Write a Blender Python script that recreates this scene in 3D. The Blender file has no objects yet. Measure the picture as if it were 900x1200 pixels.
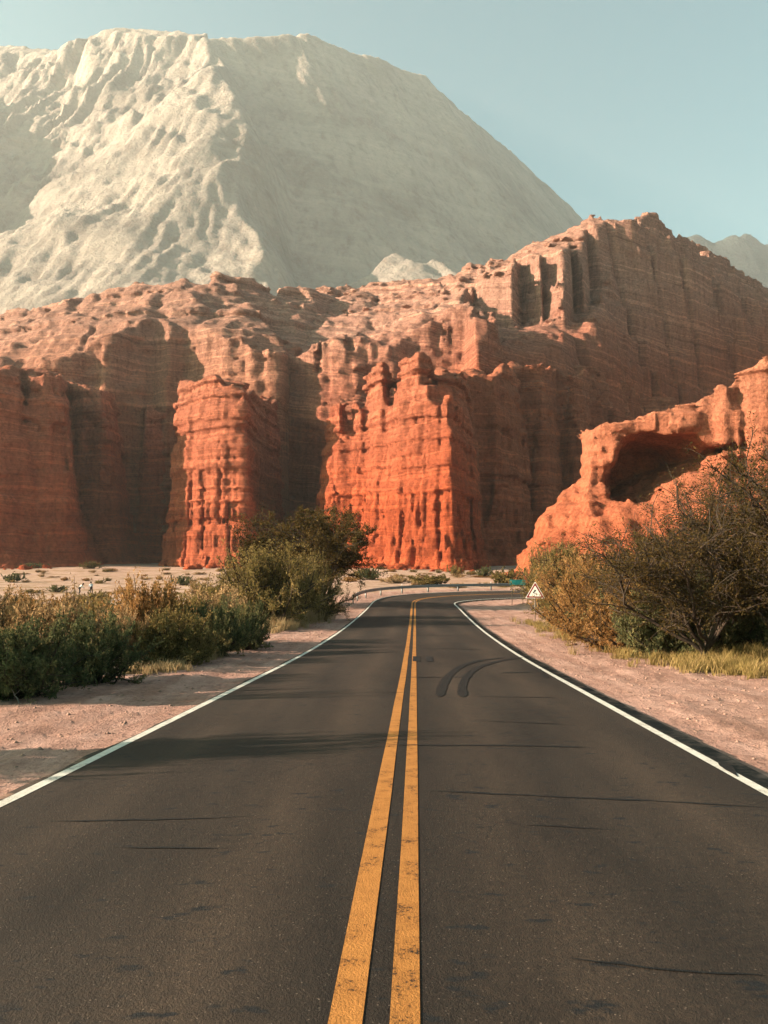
import bpy, math, random
import numpy as np
from mathutils import Vector

# ------------------------------------------------------------------ basics
F, CX, YH, EYE = 900.0, 450.0, 650.0, 1.77      # focal length and horizon of the photograph, eye height
rng = np.random.default_rng(11)
random.seed(11)
sc = bpy.context.scene
COL = sc.collection

def PX(px, D): return (px - CX) * D / F
def PZ(py, D): return EYE - (py - YH) * D / F
def sstep(a, b, x):
    t = np.clip((x - a) / (b - a), 0, 1)
    return t * t * (3 - 2 * t)

TAB = (rng.random(64 * 64 * 64).astype(np.float32) * 2 - 1)
def n3(x, y, z, s=0):
    x = np.asarray(x, np.float32) + np.float32(s * 7.31); y = np.asarray(y, np.float32) + np.float32(s * 3.77)
    z = np.asarray(z, np.float32) + np.float32(s * 5.13)
    x, y, z = np.broadcast_arrays(x, y, z)
    xi = np.floor(x); yi = np.floor(y); zi = np.floor(z)
    u = x - xi; v = y - yi; w = z - zi
    u = u * u * (3 - 2 * u); v = v * v * (3 - 2 * v); w = w * w * (3 - 2 * w)
    xi = xi.astype(np.int32); yi = yi.astype(np.int32); zi = zi.astype(np.int32)
    x0 = (xi & 63) << 12; x1 = ((xi + 1) & 63) << 12
    y0 = (yi & 63) << 6;  y1 = ((yi + 1) & 63) << 6
    z0 = zi & 63;         z1 = (zi + 1) & 63
    a = TAB[x0 | y0 | z0]; a = a + (TAB[x1 | y0 | z0] - a) * u
    b = TAB[x0 | y1 | z0]; b = b + (TAB[x1 | y1 | z0] - b) * u
    c = TAB[x0 | y0 | z1]; c = c + (TAB[x1 | y0 | z1] - c) * u
    d = TAB[x0 | y1 | z1]; d = d + (TAB[x1 | y1 | z1] - d) * u
    a = a + (b - a) * v; c = c + (d - c) * v
    return a + (c - a) * w
def fbm(x, y, z, o=4, s=0):
    r = 0; a = 1.0; f = 1.0
    for i in range(o):
        r = r + a * n3(x * f, y * f, z * f, s + i); a *= .5; f *= 2.03
    return r
def ridged(x, y, z, o=4, s=0):
    r = 0; a = 1.0; f = 1.0
    for i in range(o):
        r = r + a * (1 - 2 * np.abs(n3(x * f, y * f, z * f, s + i))); a *= .5; f *= 2.07
    return r

def np_mesh(name, V, Q, smooth=True):
    """V (n,3), Q (m,3|4) -> mesh"""
    me = bpy.data.meshes.new(name)
    V = np.ascontiguousarray(V, np.float32); Q = np.ascontiguousarray(Q, np.int32)
    m, k = Q.shape
    me.vertices.add(len(V)); me.vertices.foreach_set('co', V.ravel())
    me.loops.add(m * k); me.loops.foreach_set('vertex_index', Q.ravel())
    me.polygons.add(m); me.polygons.foreach_set('loop_start', np.arange(0, m * k, k, dtype=np.int32))
    if smooth: me.polygons.foreach_set('use_smooth', np.ones(m, bool))
    me.update(calc_edges=True)
    return me
def link(name, me, mat=None, parent=None, loc=None):
    o = bpy.data.objects.new(name, me); COL.objects.link(o)
    if mat is not None: me.materials.append(mat)
    if parent is not None: o.parent = parent
    if loc is not None: o.location = loc
    return o
def tag(o, label=None, cat=None, group=None, kind=None):
    if label: o['label'] = label
    if cat: o['category'] = cat
    if group: o['group'] = group
    if kind: o['kind'] = kind
    return o
def empty(name, loc, rz=0):
    o = bpy.data.objects.new(name, None); COL.objects.link(o)
    o.empty_display_size = .2; o.location = loc; o.rotation_euler = (0, 0, rz)
    return o
def dup(root, loc, rz=0, scale=(1, 1, 1), label=None, group=None):
    r = root.copy(); COL.objects.link(r); r.location = loc; r.rotation_euler = (0, 0, rz); r.scale = scale
    if label: r['label'] = label
    if group: r['group'] = group
    for ch in list(root.children):
        c = ch.copy(); COL.objects.link(c); c.parent = r
    return r

# ------------------------------------------------------------------ materials
class NT:
    def __init__(s, name):
        s.m = bpy.data.materials.new(name); s.m.use_nodes = True
        s.t = s.m.node_tree; s.t.nodes.clear()
        s.out = s.t.nodes.new('ShaderNodeOutputMaterial')
    def n(s, typ, **kw):
        nd = s.t.nodes.new('ShaderNode' + typ)
        for k, v in kw.items():
            if k in nd.inputs.keys(): s.set(nd.inputs[k], v)
            else: setattr(nd, k, v)
        return nd
    def set(s, sock, v):
        if hasattr(v, 'is_linked') or isinstance(v, bpy.types.NodeSocket): s.t.links.new(v, sock)
        else: sock.default_value = v
    def pos(s): return s.n('NewGeometry').outputs['Position']
    def objpos(s): return s.n('TexCoord').outputs['Object']
    def scale(s, vec, xyz, rot=(0, 0, 0)):
        m = s.n('Mapping'); s.set(m.inputs['Vector'], vec); m.inputs['Scale'].default_value = xyz; m.inputs['Rotation'].default_value = rot
        return m.outputs[0]
    def noise(s, vec, sc_, det=4, rough=.55, dist=0):
        n = s.n('TexNoise'); s.set(n.inputs['Vector'], vec)
        n.inputs['Scale'].default_value = sc_; n.inputs['Detail'].default_value = det
        n.inputs['Roughness'].default_value = rough; n.inputs['Distortion'].default_value = dist
        return n.outputs['Fac']
    def ramp(s, fac, stops, interp='LINEAR'):
        r = s.n('ValToRGB'); s.set(r.inputs[0], fac); cr = r.color_ramp; cr.interpolation = interp
        while len(cr.elements) < len(stops): cr.elements.new(.5)
        for e, (p, c) in zip(cr.elements, stops):
            e.position = p; e.color = (*c, 1) if len(c) == 3 else c
        return r.outputs[0]
    def mix(s, fac, a, b, mode='MIX'):
        m = s.n('Mix', data_type='RGBA', blend_type=mode)
        s.set(m.inputs[0], fac)
        for i, v in ((6, a), (7, b)):
            if isinstance(v, tuple): v = (*v, 1) if len(v) == 3 else v
            s.set(m.inputs[i], v)
        return m.outputs[2]
    def math(s, op, a, b=0.0, clamp=False):
        m = s.n('Math', operation=op, use_clamp=clamp); s.set(m.inputs[0], a); s.set(m.inputs[1], b)
        return m.outputs[0]
    def maprange(s, v, a, b, c=0.0, d=1.0):
        m = s.n('MapRange'); s.set(m.inputs[0], v)
        for i, q in enumerate((a, b, c, d)): m.inputs[i + 1].default_value = q
        return m.outputs[0]
    def bump(s, h, dist, strength=1.0, prev=None):
        b = s.n('Bump'); s.set(b.inputs['Height'], h); b.inputs['Distance'].default_value = dist; b.inputs['Strength'].default_value = strength
        if prev is not None: s.set(b.inputs['Normal'], prev)
        return b.outputs[0]
    def principled(s, col, rough=.9, normal=None, spec=.2, metal=0.0):
        p = s.n('BsdfPrincipled')
        if isinstance(col, tuple): col = (*col, 1) if len(col) == 3 else col
        s.set(p.inputs['Base Color'], col); s.set(p.inputs['Roughness'], rough); p.inputs['Specular IOR Level'].default_value = spec
        p.inputs['Metallic'].default_value = metal
        if normal is not None: s.set(p.inputs['Normal'], normal)
        s.t.links.new(p.outputs[0], s.out.inputs[0])
        return p

def rock_mat(name, low, high, z0, z1, dip=0.0, scale=1.0, strata=.35, bumpd=.5, shade_tilt=None, grain=1.0):
    """layered sandstone: deep colour below z0 and pale above z1, thin beds, streaks, rubble bump"""
    t = NT(name); P = t.pos()
    sep = t.n('SeparateXYZ'); t.set(sep.inputs[0], P)
    big = t.noise(P, .03 / scale, 4)
    zz = t.math('ADD', sep.outputs['Z'], t.math('MULTIPLY', t.math('SUBTRACT', big, .5), 22 * scale))
    zz = t.math('ADD', zz, t.math('MULTIPLY', sep.outputs['X'], dip if shade_tilt is None else shade_tilt))
    f = t.maprange(zz, z0, z1)
    col = t.mix(f, low, high)
    zv = t.n('CombineXYZ'); t.set(zv.inputs[2], t.math('ADD', sep.outputs['Z'], t.math('ADD', t.math('MULTIPLY', sep.outputs['X'], dip), t.math('MULTIPLY', big, 6 * scale))))
    t.set(zv.inputs[0], t.math('MULTIPLY', sep.outputs['X'], .02)); t.set(zv.inputs[1], t.math('MULTIPLY', sep.outputs['Y'], .02))
    bed = t.noise(zv.outputs[0], .55 / scale, 6, .65)
    bedc = t.ramp(bed, [(.32, (.5, .45, .43)), (.44, (.9, .87, .86)), (.52, (.72, .68, .66)), (.56, (1.05, 1.03, 1.0)), (.68, (1.3, 1.26, 1.2))])
    col = t.mix(strata * 1.8 if strata * 1.8 < 1 else 1.0, col, t.mix(1.0, col, bedc, 'MULTIPLY'))
    if scale > 5: col = t.mix(1.0, col, t.ramp(t.noise(P, .0035, 7, .62), [(.35, (.72, .72, .72)), (.5, (1, 1, 1)), (.65, (1.2, 1.19, 1.17))]), 'MULTIPLY')
    streak = t.noise(t.scale(P, (.5 / scale, .5 / scale, .035 / scale)), 1.0, 5, .6)
    col = t.mix(1.0, col, t.ramp(streak, [(.3, (.74, .7, .68)), (.5, (1, 1, 1)), (.75, (1.12, 1.1, 1.08))]), 'MULTIPLY')
    fine = t.noise(P, .9 / scale, 8, .68)
    col = t.mix(grain, col, t.ramp(fine, [(.3, (.58, .56, .54)), (.5, (1, 1, 1)), (.7, (1.25, 1.24, 1.22))]), 'MULTIPLY')
    vor = t.n('TexVoronoi', feature='F1'); t.set(vor.inputs['Vector'], P); vor.inputs['Scale'].default_value = .35 / scale
    h = t.math('ADD', t.math('MULTIPLY', fine, 1.6), t.math('ADD', t.math('MULTIPLY', bed, 1.1), t.math('MULTIPLY', streak, .7)))
    h = t.math('ADD', h, t.math('MULTIPLY', vor.outputs['Distance'], -.12))
    nb = t.bump(h, bumpd * 2.4 * scale)
    nb = t.bump(t.noise(P, 2.6 / scale, 5, .7), bumpd * .7 * scale, 1.0, nb)
    t.principled(col, .95, nb, .1)
    return t.m

RED = (.56, .122, .05); PINK = (.62, .365, .285); DEEP = (.42, .105, .05)
M = {}
M['cliff'] = rock_mat('red_sandstone', RED, (.57, .235, .15), 16, 68, strata=.5, bumpd=.8)
M['cliff_dark'] = rock_mat('dark_red_sandstone', (.46, .125, .06), (.56, .23, .145), 14, 120, strata=.52, bumpd=.85)  # deep red kept higher up, to match the hill flank's painted shade
M['cliff_left'] = rock_mat('red_sandstone_left', (.54, .14, .068), (.57, .25, .165), 12, 80, strata=.45, bumpd=.75)
M['hill'] = rock_mat('pink_sandstone_slopes', (.54, .23, .14), (.58, .325, .245), 62, 110, dip=.0, strata=.5, bumpd=.85)
M['hill_right'] = rock_mat('layered_sandstone_hill', (.47, .145, .08), (.60, .335, .255), 58, 108, dip=.2, strata=.56, bumpd=.9, shade_tilt=-.24)  # colour tilts deeper red to the right, painting shade onto the flank
M['outcrop'] = rock_mat('orange_sandstone', (.55, .15, .07), (.56, .225, .135), 2, 28, scale=.5, strata=.25, bumpd=.7)
M['mountain'] = rock_mat('pale_mountain_rock', (.30, .255, .215), (.35, .30, .255), 100, 900, scale=14, strata=.12, bumpd=.2, grain=.3)
M['far_mountain'] = rock_mat('far_mountain_rock', (.055, .07, .072), (.075, .088, .085), 100, 900, scale=16, strata=.1)

# ------------------------------------------------------------------ implicit rock modelling
def polysdf(X, Y, P):
    P = np.asarray(P, float); n = len(P)
    d = np.full(X.shape, 1e9); s = np.ones(X.shape)
    j = n - 1
    for i in range(n):
        ex, ey = P[j] - P[i]; wx = X - P[i][0]; wy = Y - P[i][1]
        tt = np.clip((wx * ex + wy * ey) / (ex * ex + ey * ey + 1e-9), 0, 1)
        bx = wx - ex * tt; by = wy - ey * tt
        d = np.minimum(d, bx * bx + by * by)
        c1 = Y >= P[i][1]; c2 = Y < P[j][1]; c3 = ex * wy > ey * wx
        allc = (c1 & c2 & c3) | (~c1 & ~c2 & ~c3)
        s = np.where(allc, -s, s); j = i
    return s * np.sqrt(d)

def block(verts, batter=.11, flare=2.5, zb=-2.0, topn=2.0, seed=0):
    """a tower or wall of rock: plan corners as (px, depth, py of the top there)"""
    P = [(PX(a, d), d) for a, d, _ in verts]; T = [PZ(c, d) for _, d, c in verts]
    def fn(X, Y, z):
        d2 = polysdf(X, Y, P)
        wsum = 0; top = 0
        for (a, b), tz in zip(P, T):
            w = 1 / ((X - a) ** 2 + (Y - b) ** 2 + 9); wsum = wsum + w; top = top + w * tz
        top = top / wsum + topn * (n3(X / 5, Y / 5, X * 0, seed + 3) + .7 * n3(X / 13, Y / 13, X * 0, seed + 5))
        d2 = d2[:, :, None].astype(np.float32); top = top[:, :, None].astype(np.float32); z = z[None, None, :]
        g = d2 - batter * np.maximum(top - z, 0) - flare * np.exp(-np.maximum(z - zb, 0) / 7)
        return np.maximum(g, (z - top) * .9)
    return fn

def ridge_height(X, Y, pts, sl, sr, p=1.0):
    H = np.full(X.shape, -1e4)
    Q = [(PX(a, d), d, PZ(c, d)) for a, d, c in pts]
    for (x0, y0, z0), (x1, y1, z1) in zip(Q[:-1], Q[1:]):
        ex, ey = x1 - x0, y1 - y0; L = ex * ex + ey * ey
        t = np.clip(((X - x0) * ex + (Y - y0) * ey) / L, 0, 1)
        dx = X - x0 - ex * t; dy = Y - y0 - ey * t
        d = np.sqrt(dx * dx + dy * dy)
        side = (ex * dy - ey * dx) / (np.sqrt(L) * (d + 1e-6))          # + = left of travel
        s = sl + (sr - sl) * (.5 - .5 * np.clip(side * 6, -1, 1))
        H = np.maximum(H, z0 + (z1 - z0) * t - s * (d ** p))
    return H
def ridge(pts, sl, sr, p=1.0, rough=0, lam=30, seed=0):
    def fn(X, Y, z):
        H = ridge_height(X, Y, pts, sl, sr, p)
        if rough: H = H + rough * (ridged(X / lam, Y / lam, X * 0 + .5, 3, seed) - .6)
        s = (sl + sr) / 2
        return ((z[None, None, :] - H[:, :, None].astype(np.float32)) / math.sqrt(1 + s * s)).astype(np.float32)
    return fn
def smin(a, b, k):
    h = np.clip(.5 + .5 * (b - a) / k, 0, 1)
    return b + (a - b) * h - k * h * (1 - h)

def surface_nets(f, org, h):
    s = f < 0
    nx, ny, nz = f.shape
    cnt = np.zeros((nx - 1, ny - 1, nz - 1), np.int8)
    for a in (0, 1):
        for b in (0, 1):
            for c in (0, 1): cnt += s[a:nx - 1 + a, b:ny - 1 + b, c:nz - 1 + c]
    mixed = (cnt > 0) & (cnt < 8)
    I, J, K = np.nonzero(mixed)
    vid = np.full(cnt.shape, -1, np.int32); vid[I, J, K] = np.arange(len(I))
    acc = np.zeros((len(I), 3)); num = np.zeros(len(I))
    cor = [(a, b, c) for a in (0, 1) for b in (0, 1) for c in (0, 1)]
    val = {q: f[I + q[0], J + q[1], K + q[2]] for q in cor}
    for q in cor:
        for ax in range(3):
            if q[ax] == 0:
                r = list(q); r[ax] = 1; r = tuple(r)
                fa, fb = val[q], val[r]; cr = (fa < 0) != (fb < 0)
                t = np.where(cr, fa / np.where(cr, fa - fb, 1), 0)
                for k in range(3):
                    acc[:, k] += np.where(cr, q[k] + (t if k == ax else 0), 0)
                num += cr
    V = np.stack([I, J, K], 1) + acc / num[:, None]
    V = V * h + np.asarray(org)
    KEEPMIN = 400
    quads = []
    for ax in range(3):
        sl0 = [slice(1, -1)] * 3; sl1 = [slice(1, -1)] * 3
        sl0[ax] = slice(0, -1); sl1[ax] = slice(1, None)
        a = s[tuple(sl0)]; b = s[tuple(sl1)]
        E = np.nonzero(a != b); inside_first = a[E]
        e = [E[0].copy(), E[1].copy(), E[2].copy()]
        u, v = (ax + 1) % 3, (ax + 2) % 3
        e[u] = e[u] + 1; e[v] = e[v] + 1
        def cell(du, dv):
            c = [e[0].copy(), e[1].copy(), e[2].copy()]; c[u] += du; c[v] += dv
            return vid[c[0], c[1], c[2]]
        q = np.stack([cell(-1, -1), cell(0, -1), cell(0, 0), cell(-1, 0)], 1)
        q = np.where(inside_first[:, None], q, q[:, ::-1])
        quads.append(q)
    Q = np.concatenate(quads); Q = Q[(Q >= 0).all(1)]
    lab = np.arange(len(V))                       # drop loose crumbs that hang in the air
    for _ in range(200):
        m = lab[Q].min(1); old = lab.copy()
        for c in range(4): np.minimum.at(lab, Q[:, c], m)
        lab = lab[lab]; lab = lab[lab]
        if (lab == old).all(): break
    size = np.bincount(lab, minlength=len(V))
    keep = size[lab] >= min(KEEPMIN, size.max())
    new = np.cumsum(keep) - 1
    return V[keep], new[Q[keep[Q[:, 0]]]]

def hash01(a, b):
    return TAB[((a * 1619 + b * 31337 + (a ^ (b * 7)) * 977) & 0x3FFFF)]
def joints(X, Y, lam, seed):
    """vertical joint pattern in plan: (distance to the nearest joint in metres, block number)"""
    X = X + .35 * lam * n3(X / (1.7 * lam), Y / (1.7 * lam), X * 0, seed); Y = Y + .35 * lam * n3(X / (1.7 * lam), Y / (1.7 * lam), X * 0, seed + 1)
    gx, gy = X / lam, Y / lam; ix, iy = np.floor(gx).astype(np.int64), np.floor(gy).astype(np.int64)
    f1 = np.full(X.shape, 9.0); f2 = np.full(X.shape, 9.0); idn = np.zeros(X.shape, np.int64)
    for a in (-1, 0, 1):
        for b in (-1, 0, 1):
            cx, cy = ix + a, iy + b; n_ = cx * 7919 + cy * 104729 + seed * 13
            d = np.hypot(cx + .5 + .45 * hash01(n_, 1) - gx, cy + .5 + .45 * hash01(n_, 2) - gy)
            f2 = np.where(d < f1, f1, np.minimum(f2, d)); idn = np.where(d < f1, n_, idn); f1 = np.minimum(f1, d)
    return ((f2 - f1) * lam * .5).astype(np.float32), idn
BED_A = np.cumsum(np.random.default_rng(5).uniform(2.2, 8.5, 400)) - 900
BED_B = np.cumsum(np.random.default_rng(6).uniform(.7, 2.8, 1400)) - 900
def cliff_noise(x, y, z, w, jt, dip=0.0, k=1.0, flute=1.0, bed=1.0, seed=0, zlow=25.0, fold=1.0, blocky=1.0):
    """w = 1 on steep walls, 0 on slopes; k scales everything; jt = joint fields of two sizes"""
    (e1, n1), (e2, n2) = jt
    o = n3(x / (30 * k), y / (30 * k), z / (40 * k), seed + 1)
    zz = (z + dip * x + 1.8 * k * o + .5 * k * n3(x / (6 * k), y / (6 * k), z / (6 * k), seed + 3)) / k
    la = np.searchsorted(BED_A, zz); lb = np.searchsorted(BED_B, zz)
    ba = hash01(la, la * 0 + seed); bb = hash01(lb, lb * 0 + seed + 3)
    blk1 = hash01(n1, la); blk2 = hash01(n2, lb // 2); col1 = hash01(n1, 77)
    soft = sstep(-.2, .5, hash01(lb, lb * 0 + 19))            # soft beds weather back along the joints
    low = .3 + 1.0 * sstep(zlow, 0, z)
    gr1 = sstep(.9 * k, 0, e1) * (.5 + .5 * blk1); gr2 = sstep(.55 * k, 0, e2)
    fl = 3.0 * np.abs(n3(x / (17 * k), y / (17 * k), z / (170 * k), seed + 7)) - 1.2
    g = fbm(x / (16 * k), y / (16 * k), z / (16 * k), 4, seed + 10)
    rk = ridged(x / (6 * k), y / (6 * k), z / (5 * k), 4, seed + 12) - .75
    ff = fbm(x / (2.4 * k), y / (2.4 * k), z / (1.8 * k), 2, seed + 13)
    gul = sstep(.3, 0, np.abs(n3(x / (11 * k), y / (22 * k), z * 0, seed + 19)))
    d = w * (bed * (.75 * ba + .55 * bb) + blocky * (.75 * blk1 + .45 * blk2 + .9 * col1) + fold * fl - flute * (2.2 * gr1 + 1.1 * gr2 * (.4 + .6 * soft)) * low + .22 * rk + .35 * g + .22 * ff) \
        + (1 - w) * (1.1 * g + .6 * rk + .35 * ff + bed * (.9 * ba + .6 * bb) + .3 * blk2 - 1.4 * gul)
    return (-d * k).astype(np.float32)

def build_rock(name, bounds, h, parts, mat, k=4.0, extra=None, flatten=None, **nz):
    (x0, x1), (y0, y1), (z0, z1) = bounds
    x = np.arange(x0, x1 + h, h, dtype=np.float32); y = np.arange(y0, y1 + h, h, dtype=np.float32); z = np.arange(z0, z1 + h, h, dtype=np.float32)
    X, Y = np.meshgrid(x, y, indexing='ij')
    f = None
    for p in parts:
        g = p(X, Y, z).astype(np.float32)
        f = g if f is None else smin(f, g, k)
    if extra: f = extra(X, Y, z, f)
    I, J, K = np.nonzero(np.abs(f) < 9 * nz.get('k', 1.0) if 'k' in nz else np.abs(f) < 9)
    Kc = np.clip(K, 1, len(z) - 2)
    gz = (f[I, J, Kc + 1] - f[I, J, Kc - 1]) / (2 * h)
    w = 1 - sstep(.3, .72, gz)
    px, py, pz = x[I], y[J], z[K]
    nzz = dict(nz); kk = nzz.pop('kk', 1.0); dispf = nzz.pop('amp', 1.0)
    sd_ = nz.get('seed', 0)
    e1, m1 = joints(X, Y, 6.2 * kk, sd_ + 1); e2, m2 = joints(X, Y, 2.9 * kk, sd_ + 2)
    f[I, J, K] += dispf * cliff_noise(px, py, pz, w, ((e1[I, J], m1[I, J]), (e2[I, J], m2[I, J])), k=kk, **nzz)
    f[0] = 5; f[-1] = 5; f[:, 0] = 5; f[:, -1] = 5; f[:, :, -1] = 5
    V, Q = surface_nets(f, (x0, y0, z0), h)
    return link(name, np_mesh(name, V, Q), mat)

# ---- left red cliff wall (in its own shade) and the lit pillar beside it
o = build_rock('cliff', ((-190, -55), (214, 350), (-8, 76)), .85, [
    block([(-250, 400, 440), (-250, 236, 436), (0, 233, 430), (22, 238, 430), (28, 252, 434), (38, 243, 434), (66, 245, 436), (72, 262, 442), (78, 292, 450), (98, 286, 450),
           (120, 284, 452), (132, 300, 458), (138, 334, 468), (152, 340, 474), (172, 332, 474), (204, 336, 478), (215, 345, 478), (215, 400, 470)], .12, 6, seed=2)],
    M['cliff_left'], seed=3, flute=.8, bed=.7)
tag(o, 'long dark red cliff wall in shade at the left edge, left of the lit pillar', 'cliff', kind='structure')
o = build_rock('rock_pillar', ((-92, -14), (218, 345), (-8, 76)), .6, [
    block([(208, 250, 442), (236, 237, 438), (262, 231, 444), (286, 231, 448), (296, 250, 458), (300, 268, 462), (318, 290, 470), (322, 312, 470), (330, 345, 470), (262, 345, 470), (220, 300, 462)],
          .07, 2.0, seed=8)],
    M['cliff_left'], seed=14, flute=1.0, bed=.9, zlow=40, fold=.5, blocky=.32)
tag(o, 'tall fluted red rock pillar with sunlit face, rising behind the roadside tree', 'rock pillar', kind='structure')

# ---- central castle: sunlit fin, its pinnacles and the dark wall running back from it
FX, FY = PX(468, 218), 218
fin = [
    block([(376, 240, 596), (392, 233, 560), (420, 230, 535), (440, 262, 535), (380, 262, 590)], .22, 2, topn=2, seed=19),
    block([(400, 236, 590), (430, 226, 560), (470, 214, 540), (470, 262, 540), (404, 262, 580)], .16, 2, topn=2, seed=18),
    block([(384, 240, 520), (400, 232, 506), (424, 229, 500), (440, 226, 496), (440, 262, 490), (392, 262, 500)], .13, 2, topn=3, seed=20),
    block([(386, 238, 478), (398, 232, 474), (406, 240, 476), (408, 262, 480), (392, 262, 480)], .13, 2, topn=1.5, seed=21),
    block([(412, 238, 482), (424, 228, 476), (432, 236, 476), (432, 262, 478), (416, 262, 478)], .13, 2, topn=1.5, seed=22),
    block([(430, 236, 440), (448, 224, 434), (456, 232, 436), (446, 250, 438)], .14, 2, topn=1.5, seed=23),
    block([(448, 226, 474), (470, 212, 468), (528, 201, 474), (540, 214, 474), (540, 250, 470), (455, 262, 470)], .08, 3, topn=2, seed=24),
    block([(462, 222, 452), (500, 208, 452), (532, 212, 452), (532, 250, 452), (470, 255, 448)], .12, 2, topn=1.5, seed=25),
    block([(468, 220, 422), (490, 212, 416), (504, 214, 420), (506, 232, 424), (484, 240, 424)], .1, 1, topn=1.6, seed=26),
    block([(508, 224, 436), (540, 226, 440), (548, 260, 440), (506, 260, 440)], .1, 2, topn=1.5, seed=27),
    block([(400, 248, 500), (470, 232, 480), (540, 240, 470), (550, 300, 460), (400, 300, 470)], .08, 3, topn=2, seed=28),
]
o = build_rock('rock_fin', ((-40, 44), (186, 310), (-8, 72)), .55, fin, M['cliff'], k=1.6, seed=40, flute=1.1, bed=.9, zlow=30, fold=.8, blocky=.5)
tag(o, 'bright orange red rock fin with broken pinnacles, sunlit behind the guardrail', 'rock fin', kind='structure')
o = build_rock('cliff', ((16, 186), (218, 372), (-8, 96)), .9, [
    block([(540, 252, 440), (566, 262, 446), (580, 258, 436), (600, 272, 432), (612, 290, 436), (636, 288, 432), (652, 305, 436), (668, 302, 438),
           (690, 330, 434), (720, 342, 444), (770, 350, 470), (840, 356, 520), (880, 362, 560), (880, 400, 540), (770, 400, 450), (540, 400, 428)], .12, 6, topn=3, seed=31)],
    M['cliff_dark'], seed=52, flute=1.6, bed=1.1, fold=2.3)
tag(o, 'dark shaded cliff wall with columns, right of the sunlit red fin', 'cliff', kind='structure')

# ---- left hill behind the pillar
def clip_front(line):
    xs = [PX(a, d) for a, d in line]; ys = [d for a, d in line]
    def fn(X, Y, z, f):
        yc = np.interp(X + 3 * n3(X / 9, Y / 40, X * 0, 2), xs, ys) + 4 * n3(X / 8, X * 0, X * 0, 5)
        return np.maximum(f, (yc - Y)[:, :, None].astype(np.float32) * .9 - .08 * (70 - z)[None, None, :])
    return fn
o = build_rock('hill', ((-280, 20), (285, 480), (-6, 168)), 1.35, [
    ridge([(-250, 470, 440), (-100, 440, 402), (0, 420, 377), (60, 410, 358), (100, 400, 347), (160, 394, 333), (217, 388, 323), (258, 392, 322), (330, 412, 336), (400, 445, 338), (440, 470, 335)], .7, .8, 1.0, 3, 26, 3),
    ridge([(217, 388, 323), (206, 366, 362), (216, 342, 398), (240, 322, 425)], 1.15, .62, 1.0, 2, 16, 5),
    ridge([(258, 392, 322), (288, 372, 350), (305, 350, 385), (300, 330, 420), (290, 312, 446)], 1.15, .7, 1.0, 2, 16, 7),
    ridge([(100, 400, 347), (70, 370, 385), (70, 330, 430)], 1.0, .7, 1.0, 2, 18, 8),
    ridge([(160, 394, 333), (130, 360, 390), (140, 330, 440)], 1.0, .7, 1.0, 2, 18, 9),
    block([(205, 345, 448), (260, 322, 440), (330, 318, 434), (345, 350, 430), (330, 400, 420), (210, 400, 420)], .3, 0, topn=3, seed=12),
    ], M['hill'], k=5, extra=clip_front([(-200, 300), (60, 322), (215, 338), (290, 318), (330, 322), (350, 340), (420, 350)]), seed=61, flute=.7, bed=1.0, kk=1.15)
tag(o, 'pinkish sunlit rocky hill rising behind the red pillar on the left', 'hill', kind='structure')

# ---- right hill with terraces and towers
def tooth(a, b, d0, d1, py, back, s): return block([(a, d0, py + 3), (a + (b - a) * .8, d1, py), (b, d1 + 4, py), (b + 2, back, py), (a, back, py)], .1, 0, topn=2.2, seed=s)
def hill_main(X, Y, z):
    H = ridge_height(X, Y, [(300, 445, 345), (400, 452, 339), (480, 450, 331), (560, 440, 313), (650, 430, 281), (700, 420, 257), (738, 414, 254), (768, 440, 264), (820, 480, 291), (900, 540, 332), (1000, 640, 390)], .8, .60)
    H = H + 2.5 * (ridged(X / 24, Y / 24, X * 0 + .5, 3, 13) - .6)
    xs, ys, dz = zip(*[(PX(a, d), d, q) for a, d, q in [(300, 345, 0), (540, 350, 4), (556, 392, 12), (562, 368, 22), (604, 353, 28), (607, 378, 28), (636, 358, 30), (640, 372, 30), (662, 350, 32), (666, 378, 32), (690, 368, 34), (694, 392, 30), (716, 380, 30), (800, 380, 30)]])
    wob = X + 2.5 * n3(X / 7, Y / 30, X * 0, 23)
    yt = np.interp(wob, xs, ys) + 3 * n3(X / 6, Y / 20, X * 0, 25); dr = np.interp(wob, xs, dz)
    H = H - dr * (1 - sstep(-2.5, 2.5, Y - yt))
    pk = (PX(738, 414), 414, PZ(254, 414))
    def plane(p, a, s_):
        a = math.radians(a); return p[2] - s_ * ((X - p[0]) * math.cos(a) - (Y - p[1]) * math.sin(a))
    rough = 5 * n3(X / 26, Y / 26, X * 0, 27) + 3 * (ridged(X / 12, Y / 12, X * 0, 3, 29) - .7)
    H = np.minimum(H, plane(pk, 48, 1.12) + rough)
    sp = (PX(705, 392), 392, PZ(300, 392))
    cc = .743 * X + .669 * Y
    rough = rough - 12 * sstep(.2, 0, np.abs(n3(cc / 17, X / 150, Y * 0, 38))) * sstep(-.3, .2, n3(X / 40, Y / 40, X * 0, 39))
    rough = rough + 5.5 * (ridged(cc / 24, X / 160, X * 0, 3, 35) - .7) * 1.6
    H = np.minimum(H, plane(sp, 50, 2.6) + 1.4 * rough + 70 * sstep(383, 412, Y))
    flank = sstep(-6, 10, X - (PX(738, 414) - .55 * (414 - Y)))
    q = (H + .2 * X + 3 * n3(X / 30, Y / 30, X * 0, 36)) / 17.0; fq = q - np.floor(q)
    H = H + flank * 17.0 * 1.05 * (sstep(.3, .62, fq) - fq)
    return ((z[None, None, :] - H[:, :, None].astype(np.float32)) * .75).astype(np.float32)
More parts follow.
